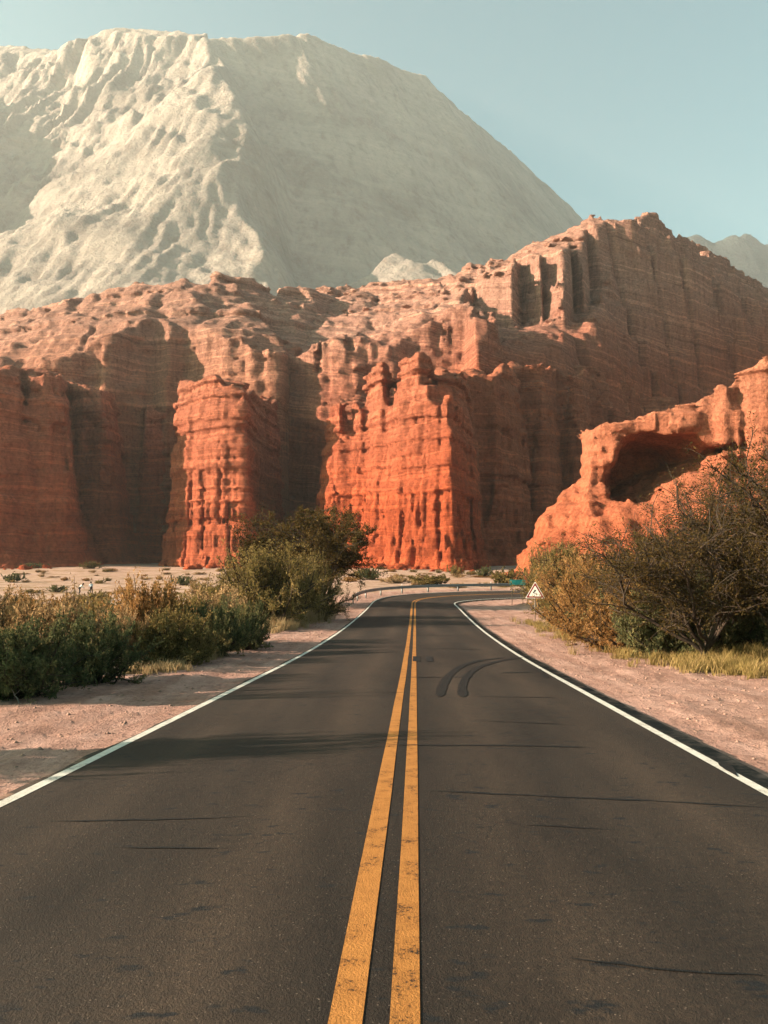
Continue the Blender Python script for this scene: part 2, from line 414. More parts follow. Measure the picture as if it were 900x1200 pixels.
hillr = [hill_main,
    block([(333, 338, 436), (344, 326, 416), (366, 316, 402), (372, 326, 402), (398, 314, 397), (404, 325, 397), (436, 312, 394), (442, 324, 394), (476, 314, 396), (482, 326, 398), (515, 315, 402),
           (545, 322, 412), (556, 350, 408), (556, 420, 380), (340, 420, 390)], .12, 0, topn=3, seed=33),
    block([(470, 372, 385), (500, 352, 376), (530, 350, 372), (556, 365, 368), (560, 420, 350), (470, 420, 370)], .2, 0, topn=3, seed=35),
    block([(574, 372, 352), (600, 357, 342), (606, 362, 343), (606, 400, 340), (574, 400, 345)], .08, 0, topn=2, seed=36),
    block([(614, 370, 350), (630, 362, 344), (634, 372, 342), (630, 400, 340), (614, 400, 345)], .08, 0, topn=2, seed=37),
    block([(636, 368, 338), (656, 352, 328), (662, 358, 328), (662, 400, 330), (636, 400, 335)], .08, 0, topn=2, seed=38),
    block([(674, 376, 338), (682, 372, 334), (686, 380, 334), (684, 400, 334), (674, 400, 334)], .08, 0, topn=2, seed=39),
    block([(704, 394, 312), (716, 386, 304), (722, 392, 304), (720, 410, 304), (704, 410, 310)], .1, 0, topn=2, seed=41),
    block([(726, 400, 305), (742, 392, 300), (748, 398, 302), (744, 415, 300), (726, 415, 300)], .1, 0, topn=2, seed=42),
]
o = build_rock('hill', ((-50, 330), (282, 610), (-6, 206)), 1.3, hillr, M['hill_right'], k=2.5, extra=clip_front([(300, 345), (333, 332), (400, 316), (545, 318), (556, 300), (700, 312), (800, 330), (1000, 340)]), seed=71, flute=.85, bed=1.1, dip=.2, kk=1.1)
tag(o, 'tall layered red hill with rock towers and a dark right flank', 'hill', kind='structure')

# ---- near outcrop at the right with its hollows
def alcoves(X, Y, z, f):
    XX = X[:, :1, None] * 0
    def pr(pts, y0, y1, f):
        D = 126.0
        P = [(PX(a, D), PZ(b, D)) for a, b in pts]
        gx, gzz = np.meshgrid(X[:, 0], z, indexing='ij')
        d = polysdf(gx, gzz, P)[:, None, :]
        yy = Y[:1, :, None]
        rim = 1.6 * n3(gx / 5, gzz / 5, gx * 0, 3)[:, None, :]
        c = np.maximum(d + rim + np.maximum(yy - y0, 0) * .30, (y0 - 40) - yy)
        c = np.maximum(c, yy - y1)
        return np.maximum(f, -c.astype(np.float32))
    f = pr([(708, 524), (745, 515), (795, 522), (832, 532), (802, 556), (760, 582), (724, 600), (704, 596), (700, 556)], 121, 131, f)
    f = pr([(866, 474), (920, 462), (960, 500), (950, 575), (868, 585)], 118, 134, f)
    return f
o = build_rock('rock_outcrop', ((18, 110), (84, 200), (-6, 50)), .45, [
    block([(682, 127, 530), (692, 121, 512), (704, 119.5, 504), (726, 118.5, 498), (770, 118, 490), (812, 117, 468), (838, 116, 452), (846, 115, 447), (858, 115, 442), (864, 116, 438), (900, 113, 400), (960, 113, 350), (1050, 112, 300), (1200, 150, 330), (960, 190, 440), (800, 175, 490), (705, 150, 502)], .10, 0, topn=.6, seed=51),
    block([(668, 124, 610), (684, 118, 580), (700, 117, 590), (720, 160, 590), (680, 160, 600)], .45, 1, topn=1.0, seed=53),
    ridge([(636, 128, 652), (652, 125, 622), (666, 123, 588), (680, 122.5, 554), (692, 122, 524)], 1.5, 1.3, 1.0, 1.2, 8, 57),
    ridge([(640, 124, 640), (668, 120, 618), (700, 112, 616), (740, 110, 604), (790, 111, 572), (830, 112, 548), (856, 111, 566), (900, 108, 588), (1050, 105, 590)], .5, 1.05, 1.0, 1.4, 9, 55),
    ], M['outcrop'], k=1.5, extra=alcoves, seed=81, kk=.55, flute=1.0, bed=1.0, blocky=.6)
tag(o, 'orange rock outcrop with a deep shaded hollow, behind the right hand trees', 'rock outcrop', kind='structure')
OUT = o

# ---- the pale mountain and a farther one (height fields)
def heightfield(name, x0, x1, y0, y1, h, fn, mat):
    x = np.arange(x0, x1, h); y = np.arange(y0, y1, h)
    X, Y = np.meshgrid(x, y, indexing='ij')
    Z = fn(X, Y)
    V = np.stack([X, Y, Z], -1).reshape(-1, 3)
    nx, ny = X.shape
    i = (np.arange(nx - 1)[:, None] * ny + np.arange(ny - 1)[None, :]).ravel()
    Q = np.stack([i, i + ny, i + ny + 1, i + 1], 1)
    keep = (Z.reshape(-1)[Q] > -35).any(1)
    return link(name, np_mesh(name, V, Q[keep]), mat)
def mountain_h(X, Y):
    wx = X + 45 * fbm(X / 260, Y / 260, X * 0, 3, 91); wy = Y + 45 * fbm(X / 260, Y / 260, X * 0 + 9, 3, 92)
    def sm(a, b, k):
        h = np.clip(.5 + .5 * (a - b) / k, 0, 1); return b + (a - b) * h + k * h * (1 - h)
    sx, sy, sz = PX(235, 2425), 2425.0, PZ(42, 2425)
    sw = ((sx - 1500) / (sy - 720) * 900 + 450, sy - 720, 650 - (sz - EYE) * 900 / (sy - 720))
    Hr = ridge_height(wx * .15 + X * .85, wy * .15 + Y * .85, [sw, (235, 2425, 36), (345, 2640, 36), (400, 2740, 52), (500, 2960, 88), (545, 3130, 132), (600, 3380, 176), (690, 3820, 236), (760, 4000, 290), (900, 4200, 370)], 1.0, 1.5)
    Hr = np.where(X < sx, sz + 18 - 1.5 * (.62 * (wx - sx) - .78 * (wy - sy)), Hr)
    Hl = ridge_height(X, Y, [(-300, 2950, 86), (-100, 2880, 70), (0, 2820, 50), (90, 2680, 56), (118, 2660, 50), (150, 2620, 30), (235, 2520, 36), (340, 2680, 36), (400, 2800, -200)], 1.0, .74)
    L = sz + .3 * (wx - sx) + 1.24 * (wy - sy) + 1.0 * np.maximum(wx - (sx + 95 * np.sin(np.clip((sy - Y) / 700, 0, 1) * math.pi) + (2425 - Y) * .20), 0)
    rd = ridged(X / 170, Y / 170, L / 240, 5, 95) - .7
    rf = ridged(X / 66, Y / 66, L / 70, 4, 99) - .7
    rg = ridged((X + .35 * Y) / 90, Y / 420, X * 0, 3, 73) - .6
    rh = ridged(X / 34, Y / 34, L / 40, 3, 89) - .7
    L = L - .24 * np.maximum(sy - Y, 0) * sstep(-520, -40, wx - sx)
    u = wx - .42 * wy
    rib = ridged(u / 95, wy / 520, X * 0, 4, 51) - .7
    rib2 = ridged((u + .2 * wy) / 34, wy / 130, L / 300, 4, 53) - .7
    L = L + 12 * rd + 7 * rf + 5 * rh + 34 * rib + 15 * rib2
    sd = 7 * (ridged(X / 210, Y / 210, X * 0, 3, 64) - .7) + 1.5 * fbm(X / 50, Y / 50, X * 0, 3, 66)
    uc = .78 * wx + .62 * wy; vc = .62 * wx - .78 * wy
    sd = sd + 9 * (ridged(uc / 120, vc / 700, X * 0, 4, 55) - .7) + 4 * (ridged(uc / 38, vc / 200, X * 0, 3, 57) - .7)
    L = L + 70 * sstep(2330, 2520, Y)
    base = -sm(-L, -(Hr + sd), 14)
    rb = ridge_height(wx, wy, [(236, 2420, 40), (249, 2320, 70), (261, 2240, 104), (274, 2150, 148), (280, 2040, 192), (268, 1920, 232)], 1.7, 1.15) + 8 * rib2 + 6 * rf  # rib crest raised here to throw shade on the face right of it
    base = sm(base, rb, 12)
    base = -sm(-base, -(Hl + 5 * rd + 3 * rf + 3 * rh), 10)
    def pxd(x, y, z): return (x / y * F + CX, y, YH - (z - EYE) * F / y)
    P2 = ridge_height(wx, wy, [pxd(-1330, 2420, 1540), pxd(-1264, 2299, 1440), pxd(-1139, 2095, 1195), pxd(-1097, 1917, 985), pxd(-1061, 1742, 780), pxd(-1063, 1585, 590), pxd(-1000, 1300, 330)], 1.5, 1.2)
    P2 = P2 + sd + 10 * rd
    C = ridge_height(wx, wy, [(484, 1830, 291), (496, 1800, 300), (512, 1740, 330)], 1.25, .7)
    C = np.maximum(C, ridge_height(wx, wy, [(522, 1800, 297), (538, 1760, 308), (560, 1690, 336)], 1.25, .7)) + 5 * rd + 3 * rf + 2 * rh
    H = np.maximum(np.maximum(base, P2), C)
    return H + np.where(base > np.maximum(P2, C), np.where(L < Hr, 5.0, .5), 2.5) * fbm(X / 22, Y / 22, H / 30, 3, 77) - 10
o = heightfield('mountain', -2600, 2100, 620, 4300, 7.5, mountain_h, M['mountain'])
tag(o, 'huge pale hazy mountain with a sunlit rib, behind the red cliffs', 'mountain', kind='structure')
def far_h(X, Y):
    H = ridge_height(X, Y, [(700, 4400, 330), (770, 4350, 292), (790, 4300, 279), (806, 4300, 276), (830, 4300, 279), (858, 4350, 275), (885, 4500, 277), (920, 4700, 288), (1100, 5000, 350)], .8, 1.3)
    return H + 22 * (ridged(X / 180, Y / 180, X * 0, 5, 31) - .7) * sstep(-50, 200, H)
o = heightfield('mountain', 600, 3900, 2700, 5300, 18, far_h, M['far_mountain'])
tag(o, 'distant blue grey mountain ridge peeking past the red hill at right', 'mountain', kind='structure')

# ------------------------------------------------------------------ road path and ground
HD = [0, 10, 26, 40, 55, 68, 85, 110, 160, 260, 400]
HV = [1.77, 2.37, 3.3, 3.80, 4.05, 4.14, 4.18, 4.2, 4.0, 3.45, 3.4]
def zprof(s):
    s = np.asarray(s, float)
    ext = np.where(s < 0, -.06 * np.maximum(s, -60), 0)
    k = np.linspace(-6, 6, 13)
    acc = 0
    for q in k: acc = acc + np.interp(s + q, HD, HV)
    near = np.interp(np.abs(s), HD, HV)
    v = acc / 13
    v = np.where(s < 7, 1.77 + .0595 * np.maximum(s, 0), v)
    return EYE - v + ext
TH = math.atan(37 / 900)
dirv = np.array([math.sin(TH), math.cos(TH)])
X0 = np.array([-.17, 0.0])
path = []; nrm = []; bank = []
s = -40.0; p = X0 + dirv * s; a = TH
ds = .5; R = 15.5; s_arc = 68.0
while s < 190:
    path.append(p.copy()); nrm.append(np.array([math.cos(a), -math.sin(a)]))       # right-hand normal
    kk = 0.0
    if s > s_arc - 6 and a < math.radians(81): kk = (1 / R) * float(sstep(s_arc - 6, s_arc + 6, s))
    bank.append(-.055 * float(sstep(s_arc - 12, s_arc + 10, s)) * float(1 - sstep(115, 140, s)))
    a += kk * ds; p = p + np.array([math.sin(a), math.cos(a)]) * ds; s += ds
path = np.array(path); nrm = np.array(nrm); bank = np.array(bank); S = np.arange(len(path)) * ds - 40
def zc(sv): return np.interp(sv, [-1e3, 1e3], [0, 0]) + zprof(np.minimum(sv, 95))
ZC = zc(S)
def road_pt(i_s, off):
    """path length, offset to the right -> xyz on the road surface"""
    x = np.interp(i_s, S, path[:, 0]); y = np.interp(i_s, S, path[:, 1])
    nx = np.interp(i_s, S, nrm[:, 0]); ny = np.interp(i_s, S, nrm[:, 1]); b = np.interp(i_s, S, bank)
    z = np.interp(i_s, S, ZC)
    crown = -.012 * np.abs(off)
    return np.stack([x + nx * off, y + ny * off, z + b * off + crown], -1)

def open_ground(x, y):
    z = zprof(y)
    z = z - .95 * sstep(7, 34, -(x - .04 * y)) * sstep(35, 100, y) * (1 - sstep(150, 260, y))
    z = z - .35 * sstep(5, 12, -(x - .04 * y)) * (1 - sstep(35, 70, y))
    z = z + .25 * sstep(6, 16, x - .04 * y) * sstep(8, 25, y) * (1 - sstep(60, 90, y))
    amp = sstep(3, 30, np.hypot(x, y))
    z = z + (.10 * fbm(x / 5, y / 5, x * 0, 4, 41) + .28 * n3(x / 22, y / 22, x * 0, 45)) * amp
    return z
def ground_z(x, y, ret=False):
    x = np.asarray(x, float); y = np.asarray(y, float)
    sh = x.shape; x = x.ravel(); y = y.ravel()
    z = open_ground(x, y)
    near = (np.abs(x) < 140) & (y < 150) & (y > -60)
    idx = np.nonzero(near)[0]
    dist = np.full(x.shape, 99.0)
    for c in np.array_split(idx, max(1, len(idx) // 20000)):
        dx = x[c, None] - path[None, ::2, 0]; dy = y[c, None] - path[None, ::2, 1]
        d2 = dx * dx + dy * dy; k = d2.argmin(1) * 2
        off = (x[c] - path[k, 0]) * nrm[k, 0] + (y[c] - path[k, 1]) * nrm[k, 1]
        along = np.abs((x[c] - path[k, 0]) * -nrm[k, 1] + (y[c] - path[k, 1]) * nrm[k, 0])
        dd = np.sqrt(d2.min(1)); dist[c] = dd
        zr = ZC[k] + bank[k] * np.clip(off, -6, 6) - .012 * np.minimum(np.abs(off), 4)
        w = 1 - sstep(5.0, 13, dd)
        rut = .05 * fbm(off / .9, S[k] / 9, off * 0, 3, 57) + .035 * fbm(x[c] / .8, y[c] / .8, x[c] * 0, 3, 58)
        sh_ = -.075 + .03 * sstep(4.2, 6.5, dd) + rut * sstep(3.9, 4.6, dd) + .10 * n3(x[c] / 3, y[c] / 3, x[c] * 0, 59) * sstep(4.5, 8, dd)
        z[c] = z[c] * (1 - w) + (zr + sh_) * w
        z[c] = np.where((off > -3.45) & (off < 3.8) & (dd < 5), zr - .1, z[c])
    return (z.reshape(sh), dist.reshape(sh)) if ret else z.reshape(sh)
def gz1(x, y): return float(ground_z(np.array([x]), np.array([y]))[0])

tf = np.concatenate([np.radians(np.arange(-180, -42, 5.0)), np.radians(np.arange(-40, 40.01, .125)), np.radians(np.arange(42, 180.1, 5.0))])
rr = [.5]
while rr[-1] < 6500: rr.append(rr[-1] * (1.013 if rr[-1] < 140 else 1.04))
rr = np.array(rr)
T_, R_ = np.meshgrid(tf, rr, indexing='ij')
GXm, GYm = R_ * np.sin(T_), R_ * np.cos(T_)
GZm, gd = ground_z(GXm, GYm, True)
nT, nR = T_.shape
i = (np.arange(nT - 1)[:, None] * nR + np.arange(nR - 1)[None, :]).ravel()
Q = np.stack([i, i + 1, i + nR + 1, i + nR], 1)[:, ::-1]
me = np_mesh('ground', np.stack([GXm, GYm, GZm], -1).reshape(-1, 3), Q)
at = me.attributes.new('road_distance', 'FLOAT', 'POINT'); at.data.foreach_set('value', gd.ravel().astype(np.float32))
t = NT('dirt'); P = t.pos()
a_ = t.n('Attribute', attribute_name='road_distance').outputs['Fac']
big = t.noise(P, .12, 5); mid = t.noise(P, 1.1, 6, .6); fine = t.noise(P, 9, 8, .72)
rutv = t.noise(t.scale(P, (2.2, .16, 1), (0, 0, -TH)), 1.0, 5, .6)
shoulder = t.mix(t.maprange(rutv, .35, .65), (.36, .205, .16), (.50, .31, .25))
shoulder = t.mix(t.maprange(t.noise(P, .7, 6, .7), .45, .68, 0, .8), shoulder, (.27, .15, .11))
plain = t.mix(t.maprange(big, .35, .65), (.40, .255, .185), (.50, .335, .265))
scrub = t.mix(t.maprange(t.noise(P, .25, 6, .7), .5, .62), plain, (.27, .17, .085))
col = t.mix(t.maprange(t.math('ADD', a_, t.math('MULTIPLY', mid, 4.0)), 10, 16), shoulder, scrub)
col = t.mix(1.0, col, t.ramp(fine, [(.32, (.66, .64, .62)), (.5, (1, 1, 1)), (.75, (1.18, 1.18, 1.18))]), 'MULTIPLY')
col = t.mix(1.0, col, t.ramp(mid, [(.3, (.82, .8, .8)), (.55, (1, 1, 1))]), 'MULTIPLY')
peb = t.n('TexVoronoi', feature='F1'); t.set(peb.inputs['Vector'], P); peb.inputs['Scale'].default_value = 16
pebm = t.maprange(peb.outputs['Distance'], .0, .32, 1, 0)
nb = t.bump(t.math('ADD', t.math('MULTIPLY', mid, .6), t.math('MULTIPLY', rutv, .35)), .16)
nb = t.bump(t.math('ADD', fine, t.math('MULTIPLY', pebm, .4)), .08, 1.0, nb)
t.principled(col, .95, nb, .1)
GROUND = link('ground', me, t.m)
tag(GROUND, 'pinkish dry dirt ground and sandy desert plain reaching the cliffs', 'ground', kind='structure')

# ---- road
def strip(name, s0, s1, o0, o1, lift, mat, parent=None, step=.5, n=2, jit=0.0, seed=1, wob=None, taper=False):
    sv = np.arange(s0, s1 + 1e-6, step)
    lo = np.full(sv.shape, o0) if np.isscalar(o0) else np.interp(sv, *o0); hi = np.full(sv.shape, o1) if np.isscalar(o1) else np.interp(sv, *o1)
    if jit:
        lo = lo + jit * n3(sv * .37, sv * 0, sv * 0, seed) ; hi = hi + jit * n3(sv * .37, sv * 0 + 7, sv * 0, seed + 1)
    cols = []
    for q in np.linspace(0, 1, n): cols.append(road_pt(sv, lo + (hi - lo) * q) + np.array([0, 0, lift]))
    V = np.stack(cols, 1).reshape(-1, 3)
    m = len(sv)
    i = (np.arange(m - 1)[:, None] * n + np.arange(n - 1)[None, :]).ravel()
    Q = np.stack([i, i + 1, i + n + 1, i + n], 1)
    return link(name, np_mesh(name, V, Q), mat, parent)
def asphalt_nodes(t):
    P = t.pos()
    f1 = t.noise(P, 70, 3, .8); f2 = t.noise(P, 22, 5, .7); bigm = t.noise(t.scale(P, (.9, .16, 1), (0, 0, -TH)), 1.0, 5, .6)
    v = t.n('TexVoronoi', feature='F1'); t.set(v.inputs['Vector'], P); v.inputs['Scale'].default_value = 55
    col = t.mix(t.maprange(bigm, .3, .7), (.0150, .0110, .0088), (.041, .0290, .0215))
    col = t.mix(1.0, col, t.ramp(f2, [(.3, (.6, .6, .62)), (.5, (1, 1, 1)), (.7, (1.4, 1.36, 1.3))]), 'MULTIPLY')
    sp = t.n('TexWhiteNoise', noise_dimensions='3D'); t.set(sp.inputs['Vector'], v.outputs['Position'])
    agg = t.maprange(sp.outputs['Value'], .86, .97)
    agg = t.math('MULTIPLY', agg, t.maprange(v.outputs['Distance'], .35, .12))
    col = t.mix(agg, col, (.13, .10, .08))
    of = t.n('Attribute', attribute_name='lane_offset').outputs['Fac']
    ao = t.math('ABSOLUTE', of)
    tr_ = t.math('ABSOLUTE', t.math('SUBTRACT', t.math('ABSOLUTE', t.math('SUBTRACT', ao, 1.75)), .8))
    tr_ = t.math('ADD', tr_, t.math('MULTIPLY', t.math('SUBTRACT', bigm, .5), .8))
    col = t.mix(t.maprange(tr_, .55, .05, 0, .7), col, t.mix(1.0, col, (1.7, 1.62, 1.52), 'MULTIPLY'))
    sand = t.math('ADD', t.maprange(ao, 3.25, 3.95, -.25, .42), t.math('MULTIPLY', t.math('SUBTRACT', t.noise(P, 2.2, 7, .72), .5), 1.5))
    col = t.mix(t.maprange(sand, .12, .5, 0, .8), col, (.36, .215, .155))
    blot = t.noise(t.scale(P, (1.3, 2.6, 1)), 3.0, 4, .6)
    col = t.mix(t.maprange(blot, .61, .68), col, (.012, .012, .013))
    ev = t.n('TexVoronoi', feature='DISTANCE_TO_EDGE'); wv = t.n('VectorMath', operation='ADD')
    wn = t.n('TexNoise'); t.set(wn.inputs['Vector'], P); wn.inputs['Scale'].default_value = 1.7; wn.inputs['Detail'].default_value = 5
    t.set(wv.inputs[0], P); t.set(wv.inputs[1], wn.outputs['Color']); t.set(ev.inputs['Vector'], wv.outputs[0]); ev.inputs['Scale'].default_value = .55
    ck = t.math('MULTIPLY', t.maprange(ev.outputs['Distance'], .0, .007, 1, 0), t.maprange(t.noise(P, .45, 4), .50, .60))
    col = t.mix(t.math('MULTIPLY', ck, .75), col, (.008, .007, .007))
    nb = t.bump(t.math('ADD', f1, t.math('MULTIPLY', f2, .5)), .011)
    return P, col, nb, f2, agg
t = NT('asphalt'); P, col, nb, f2, agg = asphalt_nodes(t)
t.principled(col, t.maprange(f2, .3, .7, .7, .9), nb, .2); M['asphalt'] = t.m
def paint_mat(name, c, wear):
    t = NT(name); P, col, nb, f2, agg = asphalt_nodes(t)
    w = t.noise(P, 5, 8, .75); w2 = t.noise(P, 40, 5, .8)
    m = t.maprange(t.math('ADD', t.math('MULTIPLY', w, .6), t.math('MULTIPLY', w2, .4)), wear, wear + .07)
    pc = t.mix(1.0, (*c, 1), t.ramp(w, [(.3, (.68, .64, .6)), (.6, (1, 1, 1))]), 'MULTIPLY')
    t.principled(t.mix(m, col, pc), .75, nb, .2)
    return t.m
M['white_paint'] = paint_mat('white_road_paint', (.62, .60, .54), .36)
M['yellow_paint'] = paint_mat('yellow_road_paint', (.41, .172, .042), .375)
def tar_mat(name, c, lo, hi):
    t = NT(name); P, col, nb, f2, agg = asphalt_nodes(t)
    m = t.maprange(t.noise(t.scale(P, (1, 1, 1)), 9, 6, .75), lo, hi)
    t.principled(t.mix(m, col, c), .75, nb, .25)
    return t.m
M['tar'] = tar_mat('dark_streak', (.007, .0072, .0075), .30, .46)
M['rubber'] = tar_mat('tyre_rubber', (.005, .0045, .0045), .18, .52)

# road slab with worn, slightly ragged edges
sv = np.arange(-38, 188, .25)
edge = 3.80 + .05 * n3(sv * 1.3, sv * 0, sv * 0, 3) + .05 * n3(sv * .25, sv * 0, sv * 0, 4)
edge2 = 3.62 + .05 * n3(sv * 1.3, sv * 0 + 9, sv * 0, 5) + .06 * n3(sv * .25, sv * 0, sv * 0, 6)
cols = [road_pt(sv, -edge2 - .05) - np.array([0, 0, .12]), road_pt(sv, -edge2)]
for q in np.linspace(-3.4, 3.4, 9): cols.append(road_pt(sv, np.full(sv.shape, q)))
cols += [road_pt(sv, edge), road_pt(sv, edge + .05) - np.array([0, 0, .14])]
n = len(cols); V = np.stack(cols, 1).reshape(-1, 3); m = len(sv)
i = (np.arange(m - 1)[:, None] * n + np.arange(n - 1)[None, :]).ravel()
me = np_mesh('road', V, np.stack([i, i + 1, i + n + 1, i + n], 1))
offs = np.stack([-edge2, -edge2] + [np.full(sv.shape, q) for q in np.linspace(-3.4, 3.4, 9)] + [edge, edge], 1)
me.attributes.new('lane_offset', 'FLOAT', 'POINT').data.foreach_set('value', offs.astype(np.float32).ravel())
ROAD = link('road', me, M['asphalt'])
tag(ROAD, 'two lane asphalt road with double yellow centre line curving right', 'road', kind='structure')
strip('edge_line', -38, 185, -3.56, -3.44, .004, M['white_paint'], ROAD, .25, 2, .005, 3)
strip('edge_line', -38, 185, 3.44, 3.56, .004, M['white_paint'], ROAD, .25, 2, .008, 5)
strip('centre_line', -38, 185, -.195, -.055, .004, M['yellow_paint'], ROAD, .25, 2, .006, 7)
strip('centre_line', -38, 185, .065, .19, .004, M['yellow_paint'], ROAD, .25, 2, .006, 9)
# tar lines and other dark streaks across the lanes, and tyre marks
def pix_to_road(px, py):
    """pixel of the photo on the road surface -> (path length, offset)"""
    lo, hi = 2.0, 90.0
    for _ in range(50):
        mid = (lo + hi) / 2
        y = YH + F * (EYE - float(zprof(mid))) / mid
        if y > py: lo = mid
        else: hi = mid
    D = lo; x = PX(px, D)
    off = (x - (X0[0] + math.tan(TH) * D)) * math.cos(TH)
    return D / math.cos(TH), off
def poly_strip(name, pts, w, lift, mat, parent, seed, wobble=1.0):
    """a thin ragged streak through (path length, offset) points"""
    pts = np.array(pts, float); L = np.concatenate([[0], np.cumsum(np.hypot(*np.diff(pts, axis=0).T))])
    q = np.arange(0, L[-1], .06); sv = np.interp(q, L, pts[:, 0]); ov = np.interp(q, L, pts[:, 1])
    sv = sv + wobble * .05 * n3(q * .9, q * 0, q * 0, seed) + .012 * n3(q * 7, q * 0, q * 0, seed + 2)
    tx = np.gradient(sv); ty = np.gradient(ov); l = np.hypot(tx, ty) + 1e-6; nx, ny = -ty / l, tx / l
    ww = w * (.75 + .6 * wobble * n3(q * 3.1, q * 0, q * 0, seed + 5)) * np.minimum(1, np.minimum(q, q[-1] - q) / .35 + .15) / 2
    A = road_pt(sv + nx * ww, ov + ny * ww); B = road_pt(sv - nx * ww, ov - ny * ww)
    V = np.stack([A, B], 1).reshape(-1, 3) + np.array([0, 0, lift]); m = len(q)
    i = np.arange(m - 1) * 2
    Q = np.stack([i, i + 1, i + 3, i + 2], 1)
    n_ = np.cross(V[1] - V[0], V[2] - V[0])
    if n_[2] < 0: Q = Q[:, ::-1]
    return link(name, np_mesh(name, V, Q), mat, parent)
for k, (pts, w) in enumerate([
        ([(502, 926), (700, 931), (895, 936)], .05), ([(606, 962), (728, 965)], .035), ([(668, 1118), (760, 1128), (899, 1132)], .035),
        ([(36, 964), (302, 957)], .03), ([(118, 993), (268, 994)], .028), ([(455, 873), (690, 871)], .07), ([(560, 843), (672, 845)], .05),
        ([(560, 815), (655, 814)], .05), ([(470, 794), (560, 792)], .14), ([(440, 812), (480, 811)], .06), ([(452, 759), (572, 760)], .12), ([(430, 745), (560, 744)], .1), ([(585, 787), (625, 785)], .16)]):
    poly_strip('dark_streak', [pix_to_road(*p) for p in pts], w, .005 + .0002 * k, M['tar'], ROAD, 13 + k)
for k, pts in enumerate([[(515, 816), (518, 803), (526, 790), (541, 779), (562, 772.5), (590, 769)], [(542, 816), (541, 803), (547, 790), (561, 780), (585, 772.5), (612, 768)]]):
    q = np.array([pix_to_road(*p) for p in pts])
    tt = np.linspace(0, 1, 40); q = np.stack([np.interp(tt, np.linspace(0, 1, len(q)), q[:, c]) for c in (0, 1)], 1)
    for _ in range(6): q[1:-1] = (q[:-2] + 2 * q[1:-1] + q[2:]) / 4
    poly_strip('skid_mark', q, .25, .0082 + .0002 * k, M['rubber'], ROAD, 40 + k, .25)
for k, (px_, py_) in enumerate([(488, 772), (503, 772)]):
    s_, o_ = pix_to_road(px_, py_)
    strip('patch', s_ - .9, s_ + .9, o_ - .11, o_ + .11, .0086, M['tar'], ROAD, .05, 2, .02, 5 + k)
for k, (a0, b0) in enumerate([((628, 780), (640, 792)), ((838, 884), (858, 902))]):
    poly_strip('skid_mark', [pix_to_road(*a0), pix_to_road(*b0)], .16, .0092 + .0002 * k, M['rubber'], ROAD, 48 + k)

# ------------------------------------------------------------------ vegetation
def tubes(paths, sides=4):
    Vs, Qs, base = [], [], 0
    an = np.arange(sides) * 2 * math.pi / sides
    for pts, rad in paths:
        pts = np.asarray(pts); m = len(pts)
        tg = np.gradient(pts, axis=0); tg /= np.linalg.norm(tg, axis=1)[:, None] + 1e-9
        ref = np.where(np.abs(tg[:, 2:3]) > .9, [[1, 0, 0]], [[0, 0, 1]])
        u = np.cross(tg, ref); u /= np.linalg.norm(u, axis=1)[:, None] + 1e-9; v = np.cross(tg, u)
        r = np.asarray(rad)[:, None, None]
        ring = pts[:, None, :] + r * (np.cos(an)[None, :, None] * u[:, None, :] + np.sin(an)[None, :, None] * v[:, None, :])
        Vs.append(ring.reshape(-1, 3))
        i = np.arange(m - 1)[:, None] * sides + base; j = np.arange(sides)[None, :]; j2 = (j + 1) % sides
        Qs.append(np.stack([i + j, i + j2, i + sides + j2, i + sides + j], -1).reshape(-1, 4)); base += m * sides
    return np.concatenate(Vs), np.concatenate(Qs)
def leaf_quads(pos, size, aspect=2.2, r=None, dirs=None, align=0.0):
    r = r or rng
    n = len(pos)
    d = r.normal(size=(n, 3))
    if dirs is not None: d = d * (1 - align) + dirs * align * 1.7
    d /= np.linalg.norm(d, axis=1)[:, None] + 1e-9
    e = np.cross(d, r.normal(size=(n, 3))); e /= np.linalg.norm(e, axis=1)[:, None] + 1e-9
    s = (size * r.uniform(.6, 1.4, n))[:, None]
    a = d * s * .5 * aspect ** .5; b = e * s * .5 / aspect ** .5
    V = np.stack([pos - a, pos + b - a * .1, pos + a, pos - b - a * .1], 1).reshape(-1, 3)
    return V, np.arange(4 * n).reshape(-1, 4)
def curve(p0, d0, L, n, wob, up, r):
    p = np.array(p0, float); d = np.array(d0, float); d /= np.linalg.norm(d); pts = [p.copy()]
    for _ in range(n):
        d = d + r.normal(size=3) * wob + np.array([0, 0, up]); d /= np.linalg.norm(d)
        p = p + d * L / n; pts.append(p.copy())
    return np.array(pts)

def leaf_mat(name, cols, trans=.35, rough=.7):
    t = NT(name)
    rnd = t.n('NewGeometry').outputs['Random Per Island']
    oi = t.n('ObjectInfo').outputs['Random']
    pn = t.noise(t.objpos(), 1.1, 3)
    f = t.math('ADD', t.math('MULTIPLY', rnd, .55), t.math('MULTIPLY', t.math('SUBTRACT', pn, .32), 1.3))
    f = t.math('ADD', f, t.math('MULTIPLY', t.math('SUBTRACT', oi, .5), .35), True)
    k = len(cols)
    c = t.ramp(f, [(q / (k - 1), cc) for q, cc in enumerate(cols)])
    d = t.n('BsdfDiffuse'); t.set(d.inputs[0], c); tr = t.n('BsdfTranslucent'); t.set(tr.inputs[0], c)
    mx = t.n('MixShader'); mx.inputs[0].default_value = trans
    t.t.links.new(d.outputs[0], mx.inputs[1]); t.t.links.new(tr.outputs[0], mx.inputs[2]); t.t.links.new(mx.outputs[0], t.out.inputs[0])
    return t.m
t = NT('bark'); P = t.objpos()
t.principled(t.mix(t.noise(t.scale(P, (6, 6, 1.5)), 3, 4), (.03, .022, .017), (.09, .065, .048)), .9, t.bump(t.noise(t.scale(P, (9, 9, 2)), 5, 4), .03), .1); M['bark'] = t.m
